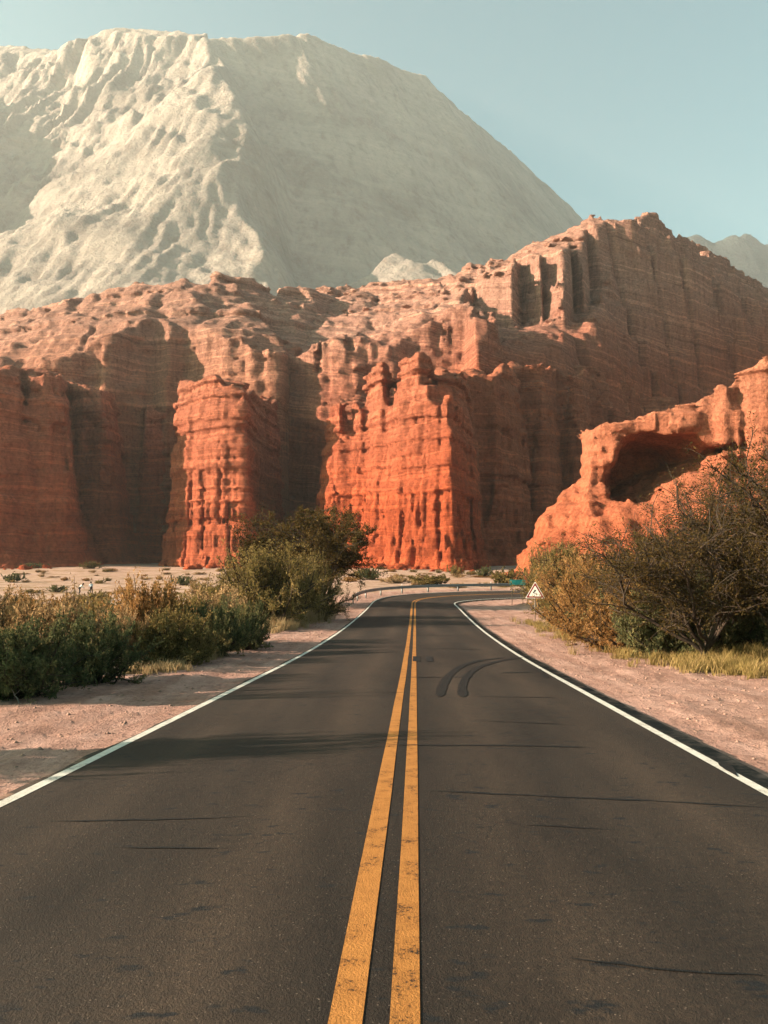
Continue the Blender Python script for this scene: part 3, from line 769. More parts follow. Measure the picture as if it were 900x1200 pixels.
t = NT('dead_wood'); t.principled(t.mix(t.noise(t.objpos(), 14, 3), (.28, .22, .18), (.5, .42, .36)), .9); M['dead'] = t.m
M['lf_olive'] = leaf_mat('olive_leaves', [(.06, .05, .018), (.17, .125, .045), (.36, .24, .095)])
M['lf_green'] = leaf_mat('dark_green_leaves', [(.048, .060, .030), (.11, .115, .052), (.28, .215, .09)])
M['lf_rust'] = leaf_mat('rusty_leaves', [(.13, .065, .024), (.30, .155, .055), (.48, .27, .115)])
M['lf_tan'] = leaf_mat('tan_leaves', [(.17, .105, .048), (.36, .225, .11), (.54, .36, .19)])
M['lf_tree'] = leaf_mat('feathery_leaves', [(.024, .019, .008), (.065, .044, .016), (.17, .105, .036)])
M['grass'] = leaf_mat('dry_grass_blades', [(.32, .2, .09), (.45, .31, .16), (.55, .42, .25)], .3)
M['grass_green'] = leaf_mat('yellow_green_grass_blades', [(.11, .085, .026), (.24, .17, .06), (.42, .29, .13)], .3)

def bush_meshes(seed, w, hg, nst, tw, lf, size, aspect=2.4, up=.05, lean=(0, 0), open_=.25, align=.35, fill=.35):
    """w: radius, hg: height; stems, twigs per stem, leaves per twig"""
    r = np.random.default_rng(seed)
    paths, LP, LD = [], [], []
    for i in range(nst):
        az = r.uniform(0, 2 * math.pi); el = math.acos(r.uniform(.0, 1) ** 1.15)   # from the vertical
        d = np.array([math.sin(el) * math.cos(az) * w, math.sin(el) * math.sin(az) * w, max(.12, math.cos(el)) * hg])
        lump = .72 + .45 * (.5 + .5 * math.sin(az * 3 + seed) * math.cos(el * 4 + seed * 2)) * r.uniform(.7, 1.1)
        d = d * lump + np.array([lean[0], lean[1], 0]) * r.uniform(.3, 1)
        L = np.linalg.norm(d)
        b = np.array([r.normal() * w * .16, r.normal() * w * .16, -.03])
        st = curve(b, d / L + np.array([0, 0, .25]), L, 7, .09, up * .4, r)
        st[:, 2] = np.maximum(st[:, 2], .02)
        paths.append((st, np.linspace(.022, .006, 8) * max(w, .5) ** .5))
        for j in range(tw):
            q = r.uniform(fill * .5, 1) ** .8 * 7; k = min(6, int(q)); p = st[k] + (st[k + 1] - st[k]) * (q - k)
            dd = (st[k + 1] - st[k]); dd /= np.linalg.norm(dd)
            l = L * r.uniform(.12, .3)
            twg = curve(p, dd + r.normal(size=3) * .75 + np.array([0, 0, .25]), l, 3, .2, up, r)
            if j % 3 == 0: paths.append((twg, np.linspace(.007, .003, 4)))
            tt = r.uniform(0, 3, lf); kk = np.minimum(2, tt.astype(int)); fr = (tt - kk)[:, None]
            pp = twg[kk] * (1 - fr) + twg[kk + 1] * fr + r.normal(size=(lf, 3)) * l * open_ * .35
            LP.append(pp); LD.append(np.repeat((twg[-1] - twg[0])[None] / l, lf, 0))
    LP = np.concatenate(LP); LD = np.concatenate(LD); LP[:, 2] = np.maximum(LP[:, 2], .015)
    V, Q = leaf_quads(LP, size, aspect, r, LD, align)
    return np_mesh('foliage', V, Q, False), np_mesh('stem', *tubes(paths, 3))
def plant(name, meshes, mat, loc, rz=0, scale=(1, 1, 1), parts=('foliage', 'stem'), bark='bark'):
    root = empty(name, loc, rz); root.scale = scale
    for nm, m_, mt in zip(parts, meshes, (mat, M[bark])):
        link(nm, m_, mt, root)
    return root

def tree_meshes(seed, H, Rr, nl=5, nb=7, nt=9, lf=30, size=.05, trunk_h=.9, lean=(0, 0), flat=.55, tr=.13, aspect=2.6, low=0.0, wob=.22):
    r = np.random.default_rng(seed); paths, LP, LD = [], [], []
    trunk = curve((0, 0, -.1), (lean[0], lean[1], 1), trunk_h, 5, .10, 0, r)
    paths.append((trunk, np.linspace(tr * 1.3, tr * .85, 6)))
    for i in range(nl):
        az = i * 2 * math.pi / nl + r.normal() * .35; el = r.uniform(.3, 1.15)
        tgt = np.array([math.cos(az) * math.sin(el) * Rr * r.uniform(.7, 1.1), math.sin(az) * math.sin(el) * Rr * r.uniform(.7, 1.1), H * (.42 + .5 * math.cos(el) * r.uniform(.8, 1.1)) - low * math.sin(el) * H])
        b = trunk[r.integers(2, 6)]
        d = tgt - b; L = np.linalg.norm(d)
        lm = curve(b, d / L + np.array([0, 0, .35]), L, 10, wob, -.02, r)
        lm += (np.linspace(0, 1, 11)[:, None] ** 1.2) * (tgt - lm[-1]) * .7
        paths.append((lm, np.linspace(tr * .62, tr * .16, 11)))
        for j in range(nb):
            k = r.integers(3, 10); p = lm[k]; dd = lm[k + 1] - lm[k]; dd /= np.linalg.norm(dd)
            d2 = dd * .8 + r.normal(size=3) * np.array([.8, .8, .5]) + np.array([0, 0, .18])
            l = L * r.uniform(.28, .6)
            br = curve(p, d2, l, 6, wob * .95, .03, r)
            br[:, 2] = np.where(br[:, 2] > H, H - (br[:, 2] - H) * .4, br[:, 2]); br[:, 2] = np.maximum(br[:, 2], .25)
            paths.append((br, np.linspace(tr * .24, tr * .07, 7)))
            for q in range(nt):
                k2 = r.integers(1, 6); p2 = br[k2]; d3 = br[k2 + 1] - br[k2]; d3 /= np.linalg.norm(d3) + 1e-9
                l3 = l * r.uniform(.22, .5)
                tw = curve(p2, d3 * .7 + r.normal(size=3) * np.array([.8, .8, flat]), l3, 4, .22, .03, r)
                paths.append((tw, np.linspace(tr * .075, tr * .03, 5)))
                if lf:
                    n_ = int(lf * r.uniform(.4, 1.7))
                    tt = r.uniform(.6, 4, n_); kk = np.minimum(3, tt.astype(int)); fr = (tt - kk)[:, None]
                    LP.append(tw[kk] * (1 - fr) + tw[kk + 1] * fr + r.normal(size=(n_, 3)) * l3 * .11); LD.append(np.repeat((tw[-1] - tw[0])[None] / l3, n_, 0))
    LP = np.concatenate(LP); LD = np.concatenate(LD)
    V, Q = leaf_quads(LP, size, aspect, r, LD, .4)
    return np_mesh('crown', V, Q, False), np_mesh('trunk', *tubes(paths, 5))

def spot(px, py):
    """ground point seen at a pixel of the photo"""
    lo, hi = 3.0, 240.0
    for _ in range(40):
        mid = (lo + hi) / 2
        y = YH + F * (EYE - gz1(PX(px, mid), mid)) / mid
        if y > py: lo = mid
        else: hi = mid
    return PX(px, lo), lo
def at_(px, D):
    x = PX(px, D); return (x, D, gz1(x, D) - .03)
def ptop(px, D, py):                                   # plant height for a top seen at py
    x, y, z = at_(px, D); return PZ(py, D) - z

# --- left side, near to far: shrubs
B_dark = bush_meshes(101, 1.0, 1.0, 90, 12, 36, .030, 3.0, .06)
B_dark2 = bush_meshes(102, 1.0, 1.0, 90, 12, 36, .030, 3.0, .06)
B_wisp = bush_meshes(103, 1.0, 1.0, 80, 11, 30, .030, 3.6, .12, fill=.25)
B_lump = bush_meshes(104, 1.0, 1.0, 80, 11, 32, .034, 1.8, .04, open_=.4)
B_lump2 = bush_meshes(105, 1.0, 1.0, 80, 11, 32, .034, 1.8, .04, open_=.4)
B_big = bush_meshes(106, 1.0, 1.0, 130, 13, 38, .019, 2.0, .02)
B_wil = bush_meshes(107, 1.0, 1.0, 110, 13, 36, .021, 4.0, .05)
B_sm = bush_meshes(108, 1.0, 1.0, 34, 8, 18, .065, 1.8, .05)
B_sm2 = bush_meshes(109, 1.0, 1.0, 34, 8, 18, .065, 1.8, .08)
def shrub(px, D, top, wpx, meshes, mat, label, cat='bush', name='bush', rz=None, group=None, dyr=1.0):
    h = ptop(px, D, top) / 1.0; w = wpx * D / F / 2 * 1.28
    return tag(plant(name, meshes, M[mat], at_(px, D), random.uniform(0, 6.28) if rz is None else rz, (w, w * dyr, h)), label, cat, group)
def copy_sh(m):
    return tuple(x.copy() for x in m)
shrub(18, 14.8, 722, 130, B_dark, 'lf_green', 'dark green feathery bush nearest the camera at the left edge')
shrub(104, 17.2, 720, 96, B_dark2, 'lf_green', 'dark green rounded bush on the left shoulder, beside the leftmost one')
shrub(62, 20, 702, 130, B_wisp, 'lf_tan', 'tan olive bush directly behind the two dark green left bushes')
shrub(2, 22, 696, 110, copy_sh(B_wisp), 'lf_tan', 'wispy pale bush at the left edge, behind the tan olive bush')
shrub(40, 27, 700, 110, copy_sh(B_lump), 'lf_rust', 'rusty bush behind the wispy pale bush at the left edge')
shrub(172, 24.5, 680, 84, copy_sh(B_lump), 'lf_rust', 'tall rusty brown bush with pale leaf clumps, left of the big olive bush')
shrub(206, 22.2, 716, 86, B_lump2, 'lf_olive', 'low olive bush behind the dry grass patch on the left shoulder')
shrub(146, 22.6, 716, 60, copy_sh(B_wisp), 'lf_tan', 'small tan bush right of the dark green rounded bush')
shrub(244, 24.8, 702, 76, copy_sh(B_dark), 'lf_green', 'dark green bush at the foot of the big olive bush')
shrub(258, 30, 690, 86, B_lump, 'lf_tan', 'tan clumped bush tucked against the left side of the big olive bush')
shrub(222, 28, 698, 66, copy_sh(B_lump2), 'lf_rust', 'rusty bush between the tall rusty bush and the tan clumped bush')
shrub(286, 27.5, 706, 50, copy_sh(B_dark2), 'lf_olive', 'small olive bush in front of the big olive bush, right of the low ones')
shrub(308, 42, 643, 122, B_big, 'lf_olive', 'big rounded olive bush on the left shoulder before the tree')
shrub(358, 47, 652, 70, copy_sh(B_big), 'lf_green', 'dark green bush joined to the right side of the big olive bush', rz=2.0)
shrub(116, 28, 702, 84, copy_sh(B_lump2), 'lf_tan', 'tan bush between the dark green bush and the rusty brown bush')
# tree behind the big bush
tm = tree_meshes(201, 6.6, 5.4, 10, 11, 11, 40, .085, .9, flat=.4, tr=.15)
D = 60; tr1 = tag(plant('tree', tm, M['lf_tree'], at_(374, D), .6, (1.25, 1.25, ptop(374, D, 606) / 6.2), ('crown', 'trunk')), 'flat crowned dark tree behind the big olive bush, left of the road', 'tree')
tm2 = tree_meshes(202, 5.0, 3.6, 9, 10, 10, 40, .08, .7, flat=.5, tr=.12)
tag(plant('tree', tm2, M['lf_tree'], at_(322, 62), 2.0, (1.25, 1.25, ptop(322, 62, 622) / 4.9), ('crown', 'trunk')), 'smaller dark tree at the left side of the flat crowned tree', 'tree')
# scrub on the left field
lab = 'low rusty scrub bush on the left field among many alike'
cnt = 0
for k in range(66):
    D = random.uniform(26, 72); px = random.uniform(-60, 300)
    if D < 34 and px > 200: continue
    if px > 230 and D < 60: continue
    src = (B_sm, B_sm2)[k % 2]; sc_ = random.uniform(.6, 1.4)
    mt = ('lf_rust', 'lf_tan', 'lf_olive', 'lf_rust')[k % 4]
    ms = tuple(x.copy() for x in src) if k < 8 else None
    if k < 8: PROTO = globals().setdefault('PROTO_L', []); PROTO.append(tag(plant('bush', ms, M[mt], at_(px, D), random.uniform(0, 6), (sc_ * 1.1, sc_ * 1.1, sc_)), lab, 'bush', 'low scrub bushes on the left field'))
    else: dup(PROTO_L[k % 8], at_(px, D), random.uniform(0, 6), (sc_ * 1.1, sc_ * 1.1, sc_ * random.uniform(.7, 1.1)))
# far bushes dotted on the plain
def far_bush(px, D, w, h, mat, label, group=None):
    ms = tuple(x.copy() for x in (B_sm if int(px) % 2 else B_sm2))
    return tag(plant('bush', ms, M[mat], at_(px, D), px, (w / 2, w / 2, h)), label, 'bush', group)
far_bush(16, 140, 4.5, 2.0, 'lf_green', 'dark grey bush on the sandy plain at the far left')
far_bush(67, 108, 3.0, 1.1, 'lf_green', 'low dark bush on the sand left of the two people')
far_bush(112, 86, 3.6, 1.2, 'lf_olive', 'olive bush right in front of the two people')
far_bush(214, 130, 4.4, 1.8, 'lf_green', 'dark bush on the pale plain below the lit pillar')
far_bush(234, 95, 3.6, 2.1, 'lf_tan', 'greyish bush on the plain, left of the big olive bush')
far_bush(106, 215, 6, 2.4, 'lf_olive', 'pale olive bush at the foot of the shaded left cliff')
far_bush(40, 222, 8, 1.8, 'lf_green', 'flat dark bush along the base of the left cliff')
far_bush(434, 125, 4.2, 2.1, 'lf_green', 'round dark green bush below the orange fin, left of the curve')
far_bush(424, 128, 3.4, 2.1, 'lf_olive', 'olive bush touching the round dark green bush')
far_bush(464, 112, 5, 1.2, 'lf_tan', 'dry tan bush behind the guardrail bend')
far_bush(505, 104, 7, 1.6, 'lf_olive', 'wide low olive bush right behind the guardrail')
far_bush(534, 150, 4.0, 2.3, 'lf_olive', 'olive bush below the nose of the orange fin')
far_bush(568, 140, 3.6, 2.2, 'lf_green', 'dark bush below the shaded cliff, left of the green sign')
far_bush(594, 106, 5.5, 2.6, 'lf_olive', 'bright olive bush behind the green sign')
lab = 'small dry scrub bush dotted on the far plain before the cliffs'
FB = []
for k in range(110):
    D = random.uniform(95, 205); px = random.uniform(0, 600)
    if 60 < px < 130 and D < 130: continue
    w = random.uniform(.5, 1.8); h = random.uniform(.3, .9)
    loc = at_(px, D)
    dx = np.hypot(path[:, 0] - loc[0], path[:, 1] - loc[1]).min()
    if dx < 8: continue
    if len(FB) < 4:
        b = far_bush(px, D, w * 2, h, ('lf_rust', 'lf_tan', 'lf_olive', 'lf_tan')[len(FB)], lab, 'scrub bushes on the far plain'); FB.append(b)
    else: dup(FB[k % 4], loc, k, (w, w, h))

# --- right side
tmR = tree_meshes(301, 6.4, 4.8, 11, 13, 13, 22, .046, .8, lean=(.25, 0), flat=.6, tr=.12, low=.2, wob=.26)
def tr_at(px, D, rz, sc_, ms, mat, label):
    x, y = PX(px, D), D
    tag(plant('tree', ms, M[mat], (x, y, gz1(x, y) - .05), rz, sc_, ('crown', 'trunk')), label, 'tree')
tr_at(820, 22.5, 1.1, (.92, .92, .88), tmR, 'lf_tree', 'dark thorny tree with tangled branches and leaning trunk, nearest on the right')
tmR2 = tree_meshes(302, 6.0, 4.4, 11, 12, 13, 24, .046, .7, flat=.6, tr=.11, low=.2, wob=.26)
tr_at(925, 21, 3.1, (1, 1, 1.2), tmR2, 'lf_tree', 'dark thorny tree cut off by the right edge of the view')
tr_at(872, 31, 4.0, (1.0, 1.0, 1.12), copy_sh(tmR), 'lf_tree', 'sparse topped dark tree standing behind the right edge tree')
tr_at(768, 30, 5.2, (.7, .7, .56), copy_sh(tmR2), 'lf_tree', 'low dark thorny tree between the rusty bushes and the nearest tree')
shrub(742, 27, 672, 115, B_wil, 'lf_rust', 'rusty brown willowy bush left of the dark thorny tree')
shrub(712, 33, 652, 110, copy_sh(B_wil), 'lf_rust', 'rusty brown bush behind the triangular warning sign, right of it', rz=1.0)
shrub(678, 40, 672, 66, copy_sh(B_big), 'lf_olive', 'small olive bush just right of the triangular warning sign', rz=.4)
shrub(664, 52, 640, 90, copy_sh(B_big), 'lf_olive', 'olive bush rising behind the triangular warning sign', rz=2.4)
shrub(704, 50, 640, 110, copy_sh(B_wil), 'lf_tan', 'tan brushy bush below the orange rock outcrop', rz=3.3)
shrub(770, 38, 636, 110, copy_sh(B_big), 'lf_tree', 'dark brush mass behind the rusty willowy bush', rz=5.1)
shrub(860, 36, 622, 130, copy_sh(B_big), 'lf_tree', 'tall dark brush behind the nearest thorny tree', rz=3.7)
shrub(642, 66, 645, 54, copy_sh(B_big), 'lf_olive', 'olive bush right beside the green road sign', rz=4.4)
shrub(786, 24.5, 680, 100, copy_sh(B_dark), 'lf_tree', 'dense dark bush at the foot of the thorny tree', rz=.9)
shrub(868, 24.5, 670, 150, copy_sh(B_dark2), 'lf_tree', 'dark undergrowth bush below the right edge tree', rz=2.2)
shrub(726, 30, 690, 80, copy_sh(B_dark), 'lf_olive', 'low dark olive bush under the rusty brown bush', rz=1.9)
# bushes on the outcrop crest
from mathutils.bvhtree import BVHTree
dg = bpy.context.evaluated_depsgraph_get()
bv = BVHTree.FromObject(OUT, dg)
for px, D, w, h, lb in [(774, 150, 3.6, 2.2, 'small brown bush on the crest of the orange outcrop, lower one'), (838, 150, 4.0, 2.6, 'brown bush on the crest of the orange outcrop, upper one')]:
    hit = bv.ray_cast(Vector((PX(px, D), D, 200)), Vector((0, 0, -1)))
    if hit[0] is not None:
        ms = tuple(x.copy() for x in B_sm2)
        tag(plant('bush', ms, M['lf_tan'], hit[0] - Vector((0, 0, .1)), px, (w / 2, w / 2, h)), lb, 'bush')

# off-frame shrubs on the left whose long shadows lie across the road
tag(plant('tree', copy_sh(tm2), M['lf_tree'], (-9.8, 8.1, gz1(-9.8, 8.1) - .05), 1.0, (.3, .3, .76), ('crown', 'trunk')), 'small thorny tree left of the road just outside the view', 'tree')
tag(plant('tree', copy_sh(tm2), M['lf_tree'], (-14.5, 12.6, gz1(-14.5, 12.6) - .05), 2.0, (.2, .2, 1.0), ('crown', 'trunk')), 'slim thorny tree at the near edge of the left field just outside the view', 'tree')
tag(plant('tree', copy_sh(tm), M['lf_tree'], (-19, 19.5, gz1(-19, 19.5) - .05), 2.0, (.25, .25, .9), ('crown', 'trunk')), 'slender thorny tree farther back on the left field just outside the view', 'tree')
shrub(-60, 15.8, 690, 110, copy_sh(B_wisp), 'lf_olive', 'olive bush on the left shoulder just outside the view')

# grass (uncountable)
def grass(name, spots, mat, label, hgt, seed):
    r = np.random.default_rng(seed); P3, HH = [], []
    for (pa, pb, n_, spread, hs) in spots:
        (xa, ya), (xb, yb) = spot(*pa), spot(*pb)
        nt_ = max(1, n_ // 30); q = r.uniform(0, 1, nt_)
        cx = xa + (xb - xa) * q + r.normal(size=nt_) * spread; cy = ya + (yb - ya) * q + r.normal(size=nt_) * spread
        s_ = r.uniform(.5, 1.2, nt_)
        cx = np.repeat(cx, 30) + r.normal(size=nt_ * 30) * .09; cy = np.repeat(cy, 30) + r.normal(size=nt_ * 30) * .09
        z = ground_z(cx, cy); P3.append(np.stack([cx, cy, z], 1)); HH.append(np.repeat(s_, 30) * hs)
    P3 = np.concatenate(P3); HH = np.concatenate(HH) * hgt * r.uniform(.6, 1.2, len(P3))
    az = r.uniform(0, 6.28, len(P3)); ln = r.uniform(.1, .55, len(P3))
    top = P3 + np.stack([np.cos(az) * ln * HH, np.sin(az) * ln * HH, HH], 1)
    midp = P3 + (top - P3) * np.array([.35, .35, .55])
    wv = np.stack([-np.sin(az + 1), np.cos(az + 1), az * 0], 1) * .008
    V = np.stack([P3 - wv, P3 + wv, midp + wv * .8, top, midp - wv * .8], 1).reshape(-1, 3)
    b = np.arange(len(P3)) * 5
    Q = np.concatenate([np.stack([b, b + 1, b + 2, b + 4], 1), np.stack([b + 4, b + 2, b + 3, b + 3], 1)])
    tri = np.concatenate([np.stack([b, b + 1, b + 2], 1), np.stack([b, b + 2, b + 4], 1), np.stack([b + 4, b + 2, b + 3], 1)])
    return tag(link(name, np_mesh(name, V, tri, False), M[mat]), label, 'grass', kind='stuff')
grass('dry_grass', [((160, 780), (240, 772), 4500, .35, .8), ((150, 790), (200, 784), 1500, .3, .6), ((318, 742), (384, 716), 6000, .45, 1.5), ((330, 735), (380, 720), 5000, .5, 1.8), ((240, 750), (300, 742), 2500, .4, .8)],
      'grass', 'dry pale grass tufts along the left shoulder', .42, 5)
grass('grass', [((632, 730), (700, 748), 5500, .7, .9), ((690, 745), (800, 776), 7000, .7, .9), ((800, 778), (905, 792), 6000, .55, 1.0), ((860, 775), (910, 770), 4000, .5, 1.3), ((700, 742), (790, 760), 5000, .8, 1.0)],
      'grass_green', 'yellow green grass strip along the right shoulder below the bushes', .34, 6)
# dead twig at the left edge
r_ = np.random.default_rng(3)
x, y = spot(9, 824); z = gz1(x, y)
tw = curve((x + .2, y, z + .0), (-.35, 0, .9), .38, 6, .18, 0, r_); tw2 = curve(tw[3], (.4, .1, .6), .15, 3, .15, 0, r_)
tag(link('twig', np_mesh('twig', *tubes([(tw, np.linspace(.012, .004, 7)), (tw2, np.linspace(.006, .003, 4))], 5)), M['dead']), 'pale bare dead twig standing in dirt at the left edge', 'twig')
# stones
def stone_mesh(seed):
    import bmesh
    bm = bmesh.new(); bmesh.ops.create_icosphere(bm, subdivisions=2, radius=1)
    for v in bm.verts:
        n_ = fbm(v.co.x * 1.1 + seed, v.co.y * 1.1, v.co.z * 1.1, 3, seed)
        v.co *= 1 + .35 * float(n_); v.co.z *= .6
    me = bpy.data.meshes.new('stone'); bm.to_mesh(me); bm.free(); return me
t = NT('stone'); t.principled(t.mix(t.noise(t.objpos(), 3, 5), (.2, .11, .08), (.4, .25, .19)), .9, t.bump(t.noise(t.objpos(), 6, 5), .05)); M['stone'] = t.m
for px, py, s_, lb in [(838, 820, .055, 'dark stone lying on the right dirt shoulder'), (672, 756, .10, 'flat dark stone lying near the grass strip on the right shoulder'), (738, 812, .035, 'tiny stone on dirt beside the right white line')]:
    x, y = spot(px, py); me = stone_mesh(int(px)); oo = link('stone', me, M['stone'], loc=(x, y, gz1(x, y) + s_ * .25)); oo.scale = (s_ * 1.5, s_, s_); oo.rotation_euler = (0, 0, px)
    tag(oo, lb, 'stone')
bl = [stone_mesh(70 + q) for q in range(4)]
for q in bl: q.materials.append(M['cliff'])
for k in range(46):
    if k < 26: px = random.uniform(372, 560); D = 226 - (px - 372) * .17 - random.uniform(6, 22) ** 1.0
    elif k < 36: px = random.uniform(206, 296); D = 226 - random.uniform(2, 18)
    else: px = random.uniform(-10, 70); D = 226 - random.uniform(2, 14)
    x, y = PX(px, D), D; s_ = .35 + 1.3 * random.random() ** 2.5
    oo = bpy.data.objects.new('boulder', bl[k % 4]); COL.objects.link(oo); oo.location = (x, y, gz1(x, y) + s_ * .2); oo.scale = (s_ * random.uniform(.9, 1.5), s_, s_ * random.uniform(.9, 1.4)); oo.rotation_euler = (random.uniform(-.3, .3), random.uniform(-.3, .3), random.uniform(0, 6))
    tag(oo, 'fallen red rock block lying on the sand at the cliff foot', 'boulder', 'fallen blocks at the foot of the cliffs')
# gravel on both shoulders (uncountable)
r_ = np.random.default_rng(9)
nG = 7000
sv = r_.uniform(6, 45, nG); off = np.where(r_.random(nG) < .5, -1, 1) * r_.uniform(4.1, 9, nG)
pp = road_pt(sv, off); pp[:, 2] = ground_z(pp[:, 0], pp[:, 1])
oct_v = np.array([[1, 0, 0], [0, 1, 0], [-1, 0, 0], [0, -1, 0], [0, 0, .8], [0, 0, -.5]], float)
oct_f = np.array([[0, 1, 4], [1, 2, 4], [2, 3, 4], [3, 0, 4], [1, 0, 5], [2, 1, 5], [3, 2, 5], [0, 3, 5]])
V = pp[:, None, :] + oct_v[None] * ((.006 + .04 * r_.random(nG) ** 4))[:, None, None] * r_.uniform(.7, 1.3, (nG, 6, 1))
Q = (oct_f[None] + (np.arange(nG) * 6)[:, None, None]).reshape(-1, 3)
tag(link('gravel', np_mesh('gravel', V.reshape(-1, 3), Q, False), M['stone']), 'loose gravel and pebbles scattered on the dirt shoulders', 'gravel', kind='stuff')

# ------------------------------------------------------------------ guardrail
t = NT('galvanised_steel'); t.principled(t.mix(t.noise(t.objpos(), 4, 4), (.12, .125, .12), (.24, .24, .23)), .5, None, .5, .55); M['steel'] = t.m
t = NT('reflector_white'); t.principled((.75, .73, .68), .4); M['reflector'] = t.m
def sweep(svals, off, prof, thick=None):
    """prof: list of (out, up) swept along the road at an offset"""
    V = []
    for a_, b_ in prof:
        p_ = road_pt(svals, np.full(svals.shape, off + a_)); p_[:, 2] += b_ - .0; V.append(p_)
    V = np.stack(V, 1); n_ = len(prof); m_ = len(svals)
    i = (np.arange(m_ - 1)[:, None] * n_ + np.arange(n_)[None, :]); j = (np.arange(m_ - 1)[:, None] * n_ + (np.arange(n_)[None, :] + 1) % n_)
    Q = np.stack([i, j, j + n_, i + n_], -1).reshape(-1, 4)
    return V.reshape(-1, 3), Q
g0 = gs = 64.0
gr_off = -5.0
p0 = road_pt(np.array([g0]), np.array([gr_off]))[0]
gr = empty('guardrail', (p0[0], p0[1], 0))
tag(gr, 'grey steel crash barrier on posts along the outside of the road bend', 'guardrail')
svals = np.arange(g0, 132, .5)
front = [(.0, .42), (.045, .46), (.05, .51), (.0, .55), (.0, .58), (.05, .62), (.045, .67), (.0, .71)]
prof = front + [(a_ - .012, b_) for a_, b_ in front[::-1]]
V, Q = sweep(svals, gr_off, prof); V -= np.array([p0[0], p0[1], 0])
link('beam', np_mesh('beam', V, Q), M['steel'], gr)
def box_mesh(name, sx, sy, z0, z1):
    V = [(a_ * sx / 2, b_ * sy / 2, c) for c in (z0, z1) for a_, b_ in ((-1, -1), (1, -1), (1, 1), (-1, 1))]
    Q = [(3, 2, 1, 0), (4, 5, 6, 7), (0, 1, 5, 4), (1, 2, 6, 5), (2, 3, 7, 6), (3, 0, 4, 7)]
    return np_mesh(name, np.array(V), np.array(Q), False)
pm = box_mesh('post', .1, .16, -.45, .72); pm.materials.append(M['steel'])
rm = box_mesh('reflector', .05, .1, .74, .9); rm.materials.append(M['reflector'])
for k, s_ in enumerate(np.arange(g0 + .6, 131, 3.2)):
    pt = road_pt(np.array([s_]), np.array([gr_off - .1]))[0]
    po = bpy.data.objects.new('post', pm); COL.objects.link(po); po.parent = gr; po.location = pt - np.array([p0[0], p0[1], 0])
    po.rotation_euler = (0, 0, -math.atan2(*(np.gradient(path, axis=0)[int((s_ + 40) / ds)])))
    if k in (4, 7, 11):
        ro = bpy.data.objects.new('reflector', rm); COL.objects.link(ro); ro.parent = gr; ro.location = pt - np.array([p0[0], p0[1], 0])

# ------------------------------------------------------------------ signs
def flat_poly(name, pts, y0, y1, mat, parent):
    """polygon in x/z extruded between two y values"""
    n_ = len(pts); V = [(a_, y0, b_) for a_, b_ in pts] + [(a_, y1, b_) for a_, b_ in pts]
    me = bpy.data.meshes.new(name)
    me.from_pydata(V, [], [list(range(n_)), list(range(2 * n_ - 1, n_ - 1, -1))] + [[(k + 1) % n_, k, k + n_, (k + 1) % n_ + n_] for k in range(n_)])
    me.update()
    return link(name, me, mat, parent)
def tri(s_, r_=.06):
    h = s_ * math.sqrt(3) / 2; c = [(0, h * 2 / 3), (-s_ / 2, -h / 3), (s_ / 2, -h / 3)]
    out = []
    for k in range(3):
        a_, b_, c_ = np.array(c[k - 1]), np.array(c[k]), np.array(c[(k + 1) % 3])
        u = (a_ - b_) / np.linalg.norm(a_ - b_); v = (c_ - b_) / np.linalg.norm(c_ - b_)
        for q in np.linspace(0, 1, 5): out.append(tuple(b_ + u * r_ * (1 - q) ** 2 + v * r_ * q ** 2))
    return out
t = NT('sign_white'); t.principled((.78, .75, .68), .45); M['sign_white'] = t.m
t = NT('sign_red'); t.principled((.22, .025, .02), .45); M['sign_red'] = t.m
t = NT('sign_black'); t.principled((.012, .012, .014), .5); M['sign_black'] = t.m
t = NT('sign_green'); t.principled(t.mix(t.noise(t.objpos(), 3, 3), (.03, .26, .24), (.06, .36, .33)), .45); M['sign_green'] = t.m
t = NT('sign_pole'); t.principled(t.mix(t.noise(t.objpos(), 6, 4), (.16, .12, .09), (.28, .22, .17)), .7); M['pole'] = t.m
D = 48.5; bx, by, bz = at_(627, D)
sg = tag(empty('warning_sign', (bx, by, bz), math.radians(-6)), 'triangular red bordered warning sign with black bend arrow on a pole', 'road sign')
link('pole', box_mesh('pole', .07, .06, -.2, 1.75), M['pole'], sg)
zc_ = PZ(694.5, D) - bz
def off_(pts, dz=zc_): return [(a_, b_ + dz) for a_, b_ in pts]
S_ = 1.22
pan = flat_poly('panel', off_(tri(S_)), -.045, -.032, M['sign_white'], sg)
flat_poly('border', off_(tri(S_ * .90)), -.050, -.0455, M['sign_red'], pan)
flat_poly('face', off_(tri(S_ * .66)), -.055, -.0505, M['sign_white'], pan)
k_ = .054                                          # metres per zoomed photo pixel / 10
sym = [np.array(q) for q in ((-.01, .185), (-.19, -.03), (.20, -.15))]
sym = [q * .72 for q in sym]
def thick(a_, b_, w):
    d = (b_ - a_) / np.linalg.norm(b_ - a_); n_ = np.array([-d[1], d[0]]) * w / 2
    return [tuple(a_ - n_), tuple(b_ - n_), tuple(b_ + n_), tuple(a_ + n_)]
flat_poly('arrow', off_([tuple(q) for q in (thick(sym[0], sym[1], .055)[:2])] + thick(sym[1], sym[2], .045) [1:3] + [tuple(sym[1] + np.array([.06, .0]))] + [thick(sym[0], sym[1], .055)[3]]), -.059, -.0555, M['sign_black'], pan)
flat_poly('arrow', off_([(sym[0][0] + .055 * math.cos(q), sym[0][1] + .055 * math.sin(q)) for q in np.linspace(0, 2 * math.pi, 12, endpoint=False)]), -.0615, -.0595, M['sign_black'], pan)
D = 66; bx, by, bz = at_(606.5, D)
sg = tag(empty('direction_sign', (bx, by, bz), math.radians(-14)), 'small teal green rectangular road sign on two thin posts by the bend', 'road sign')
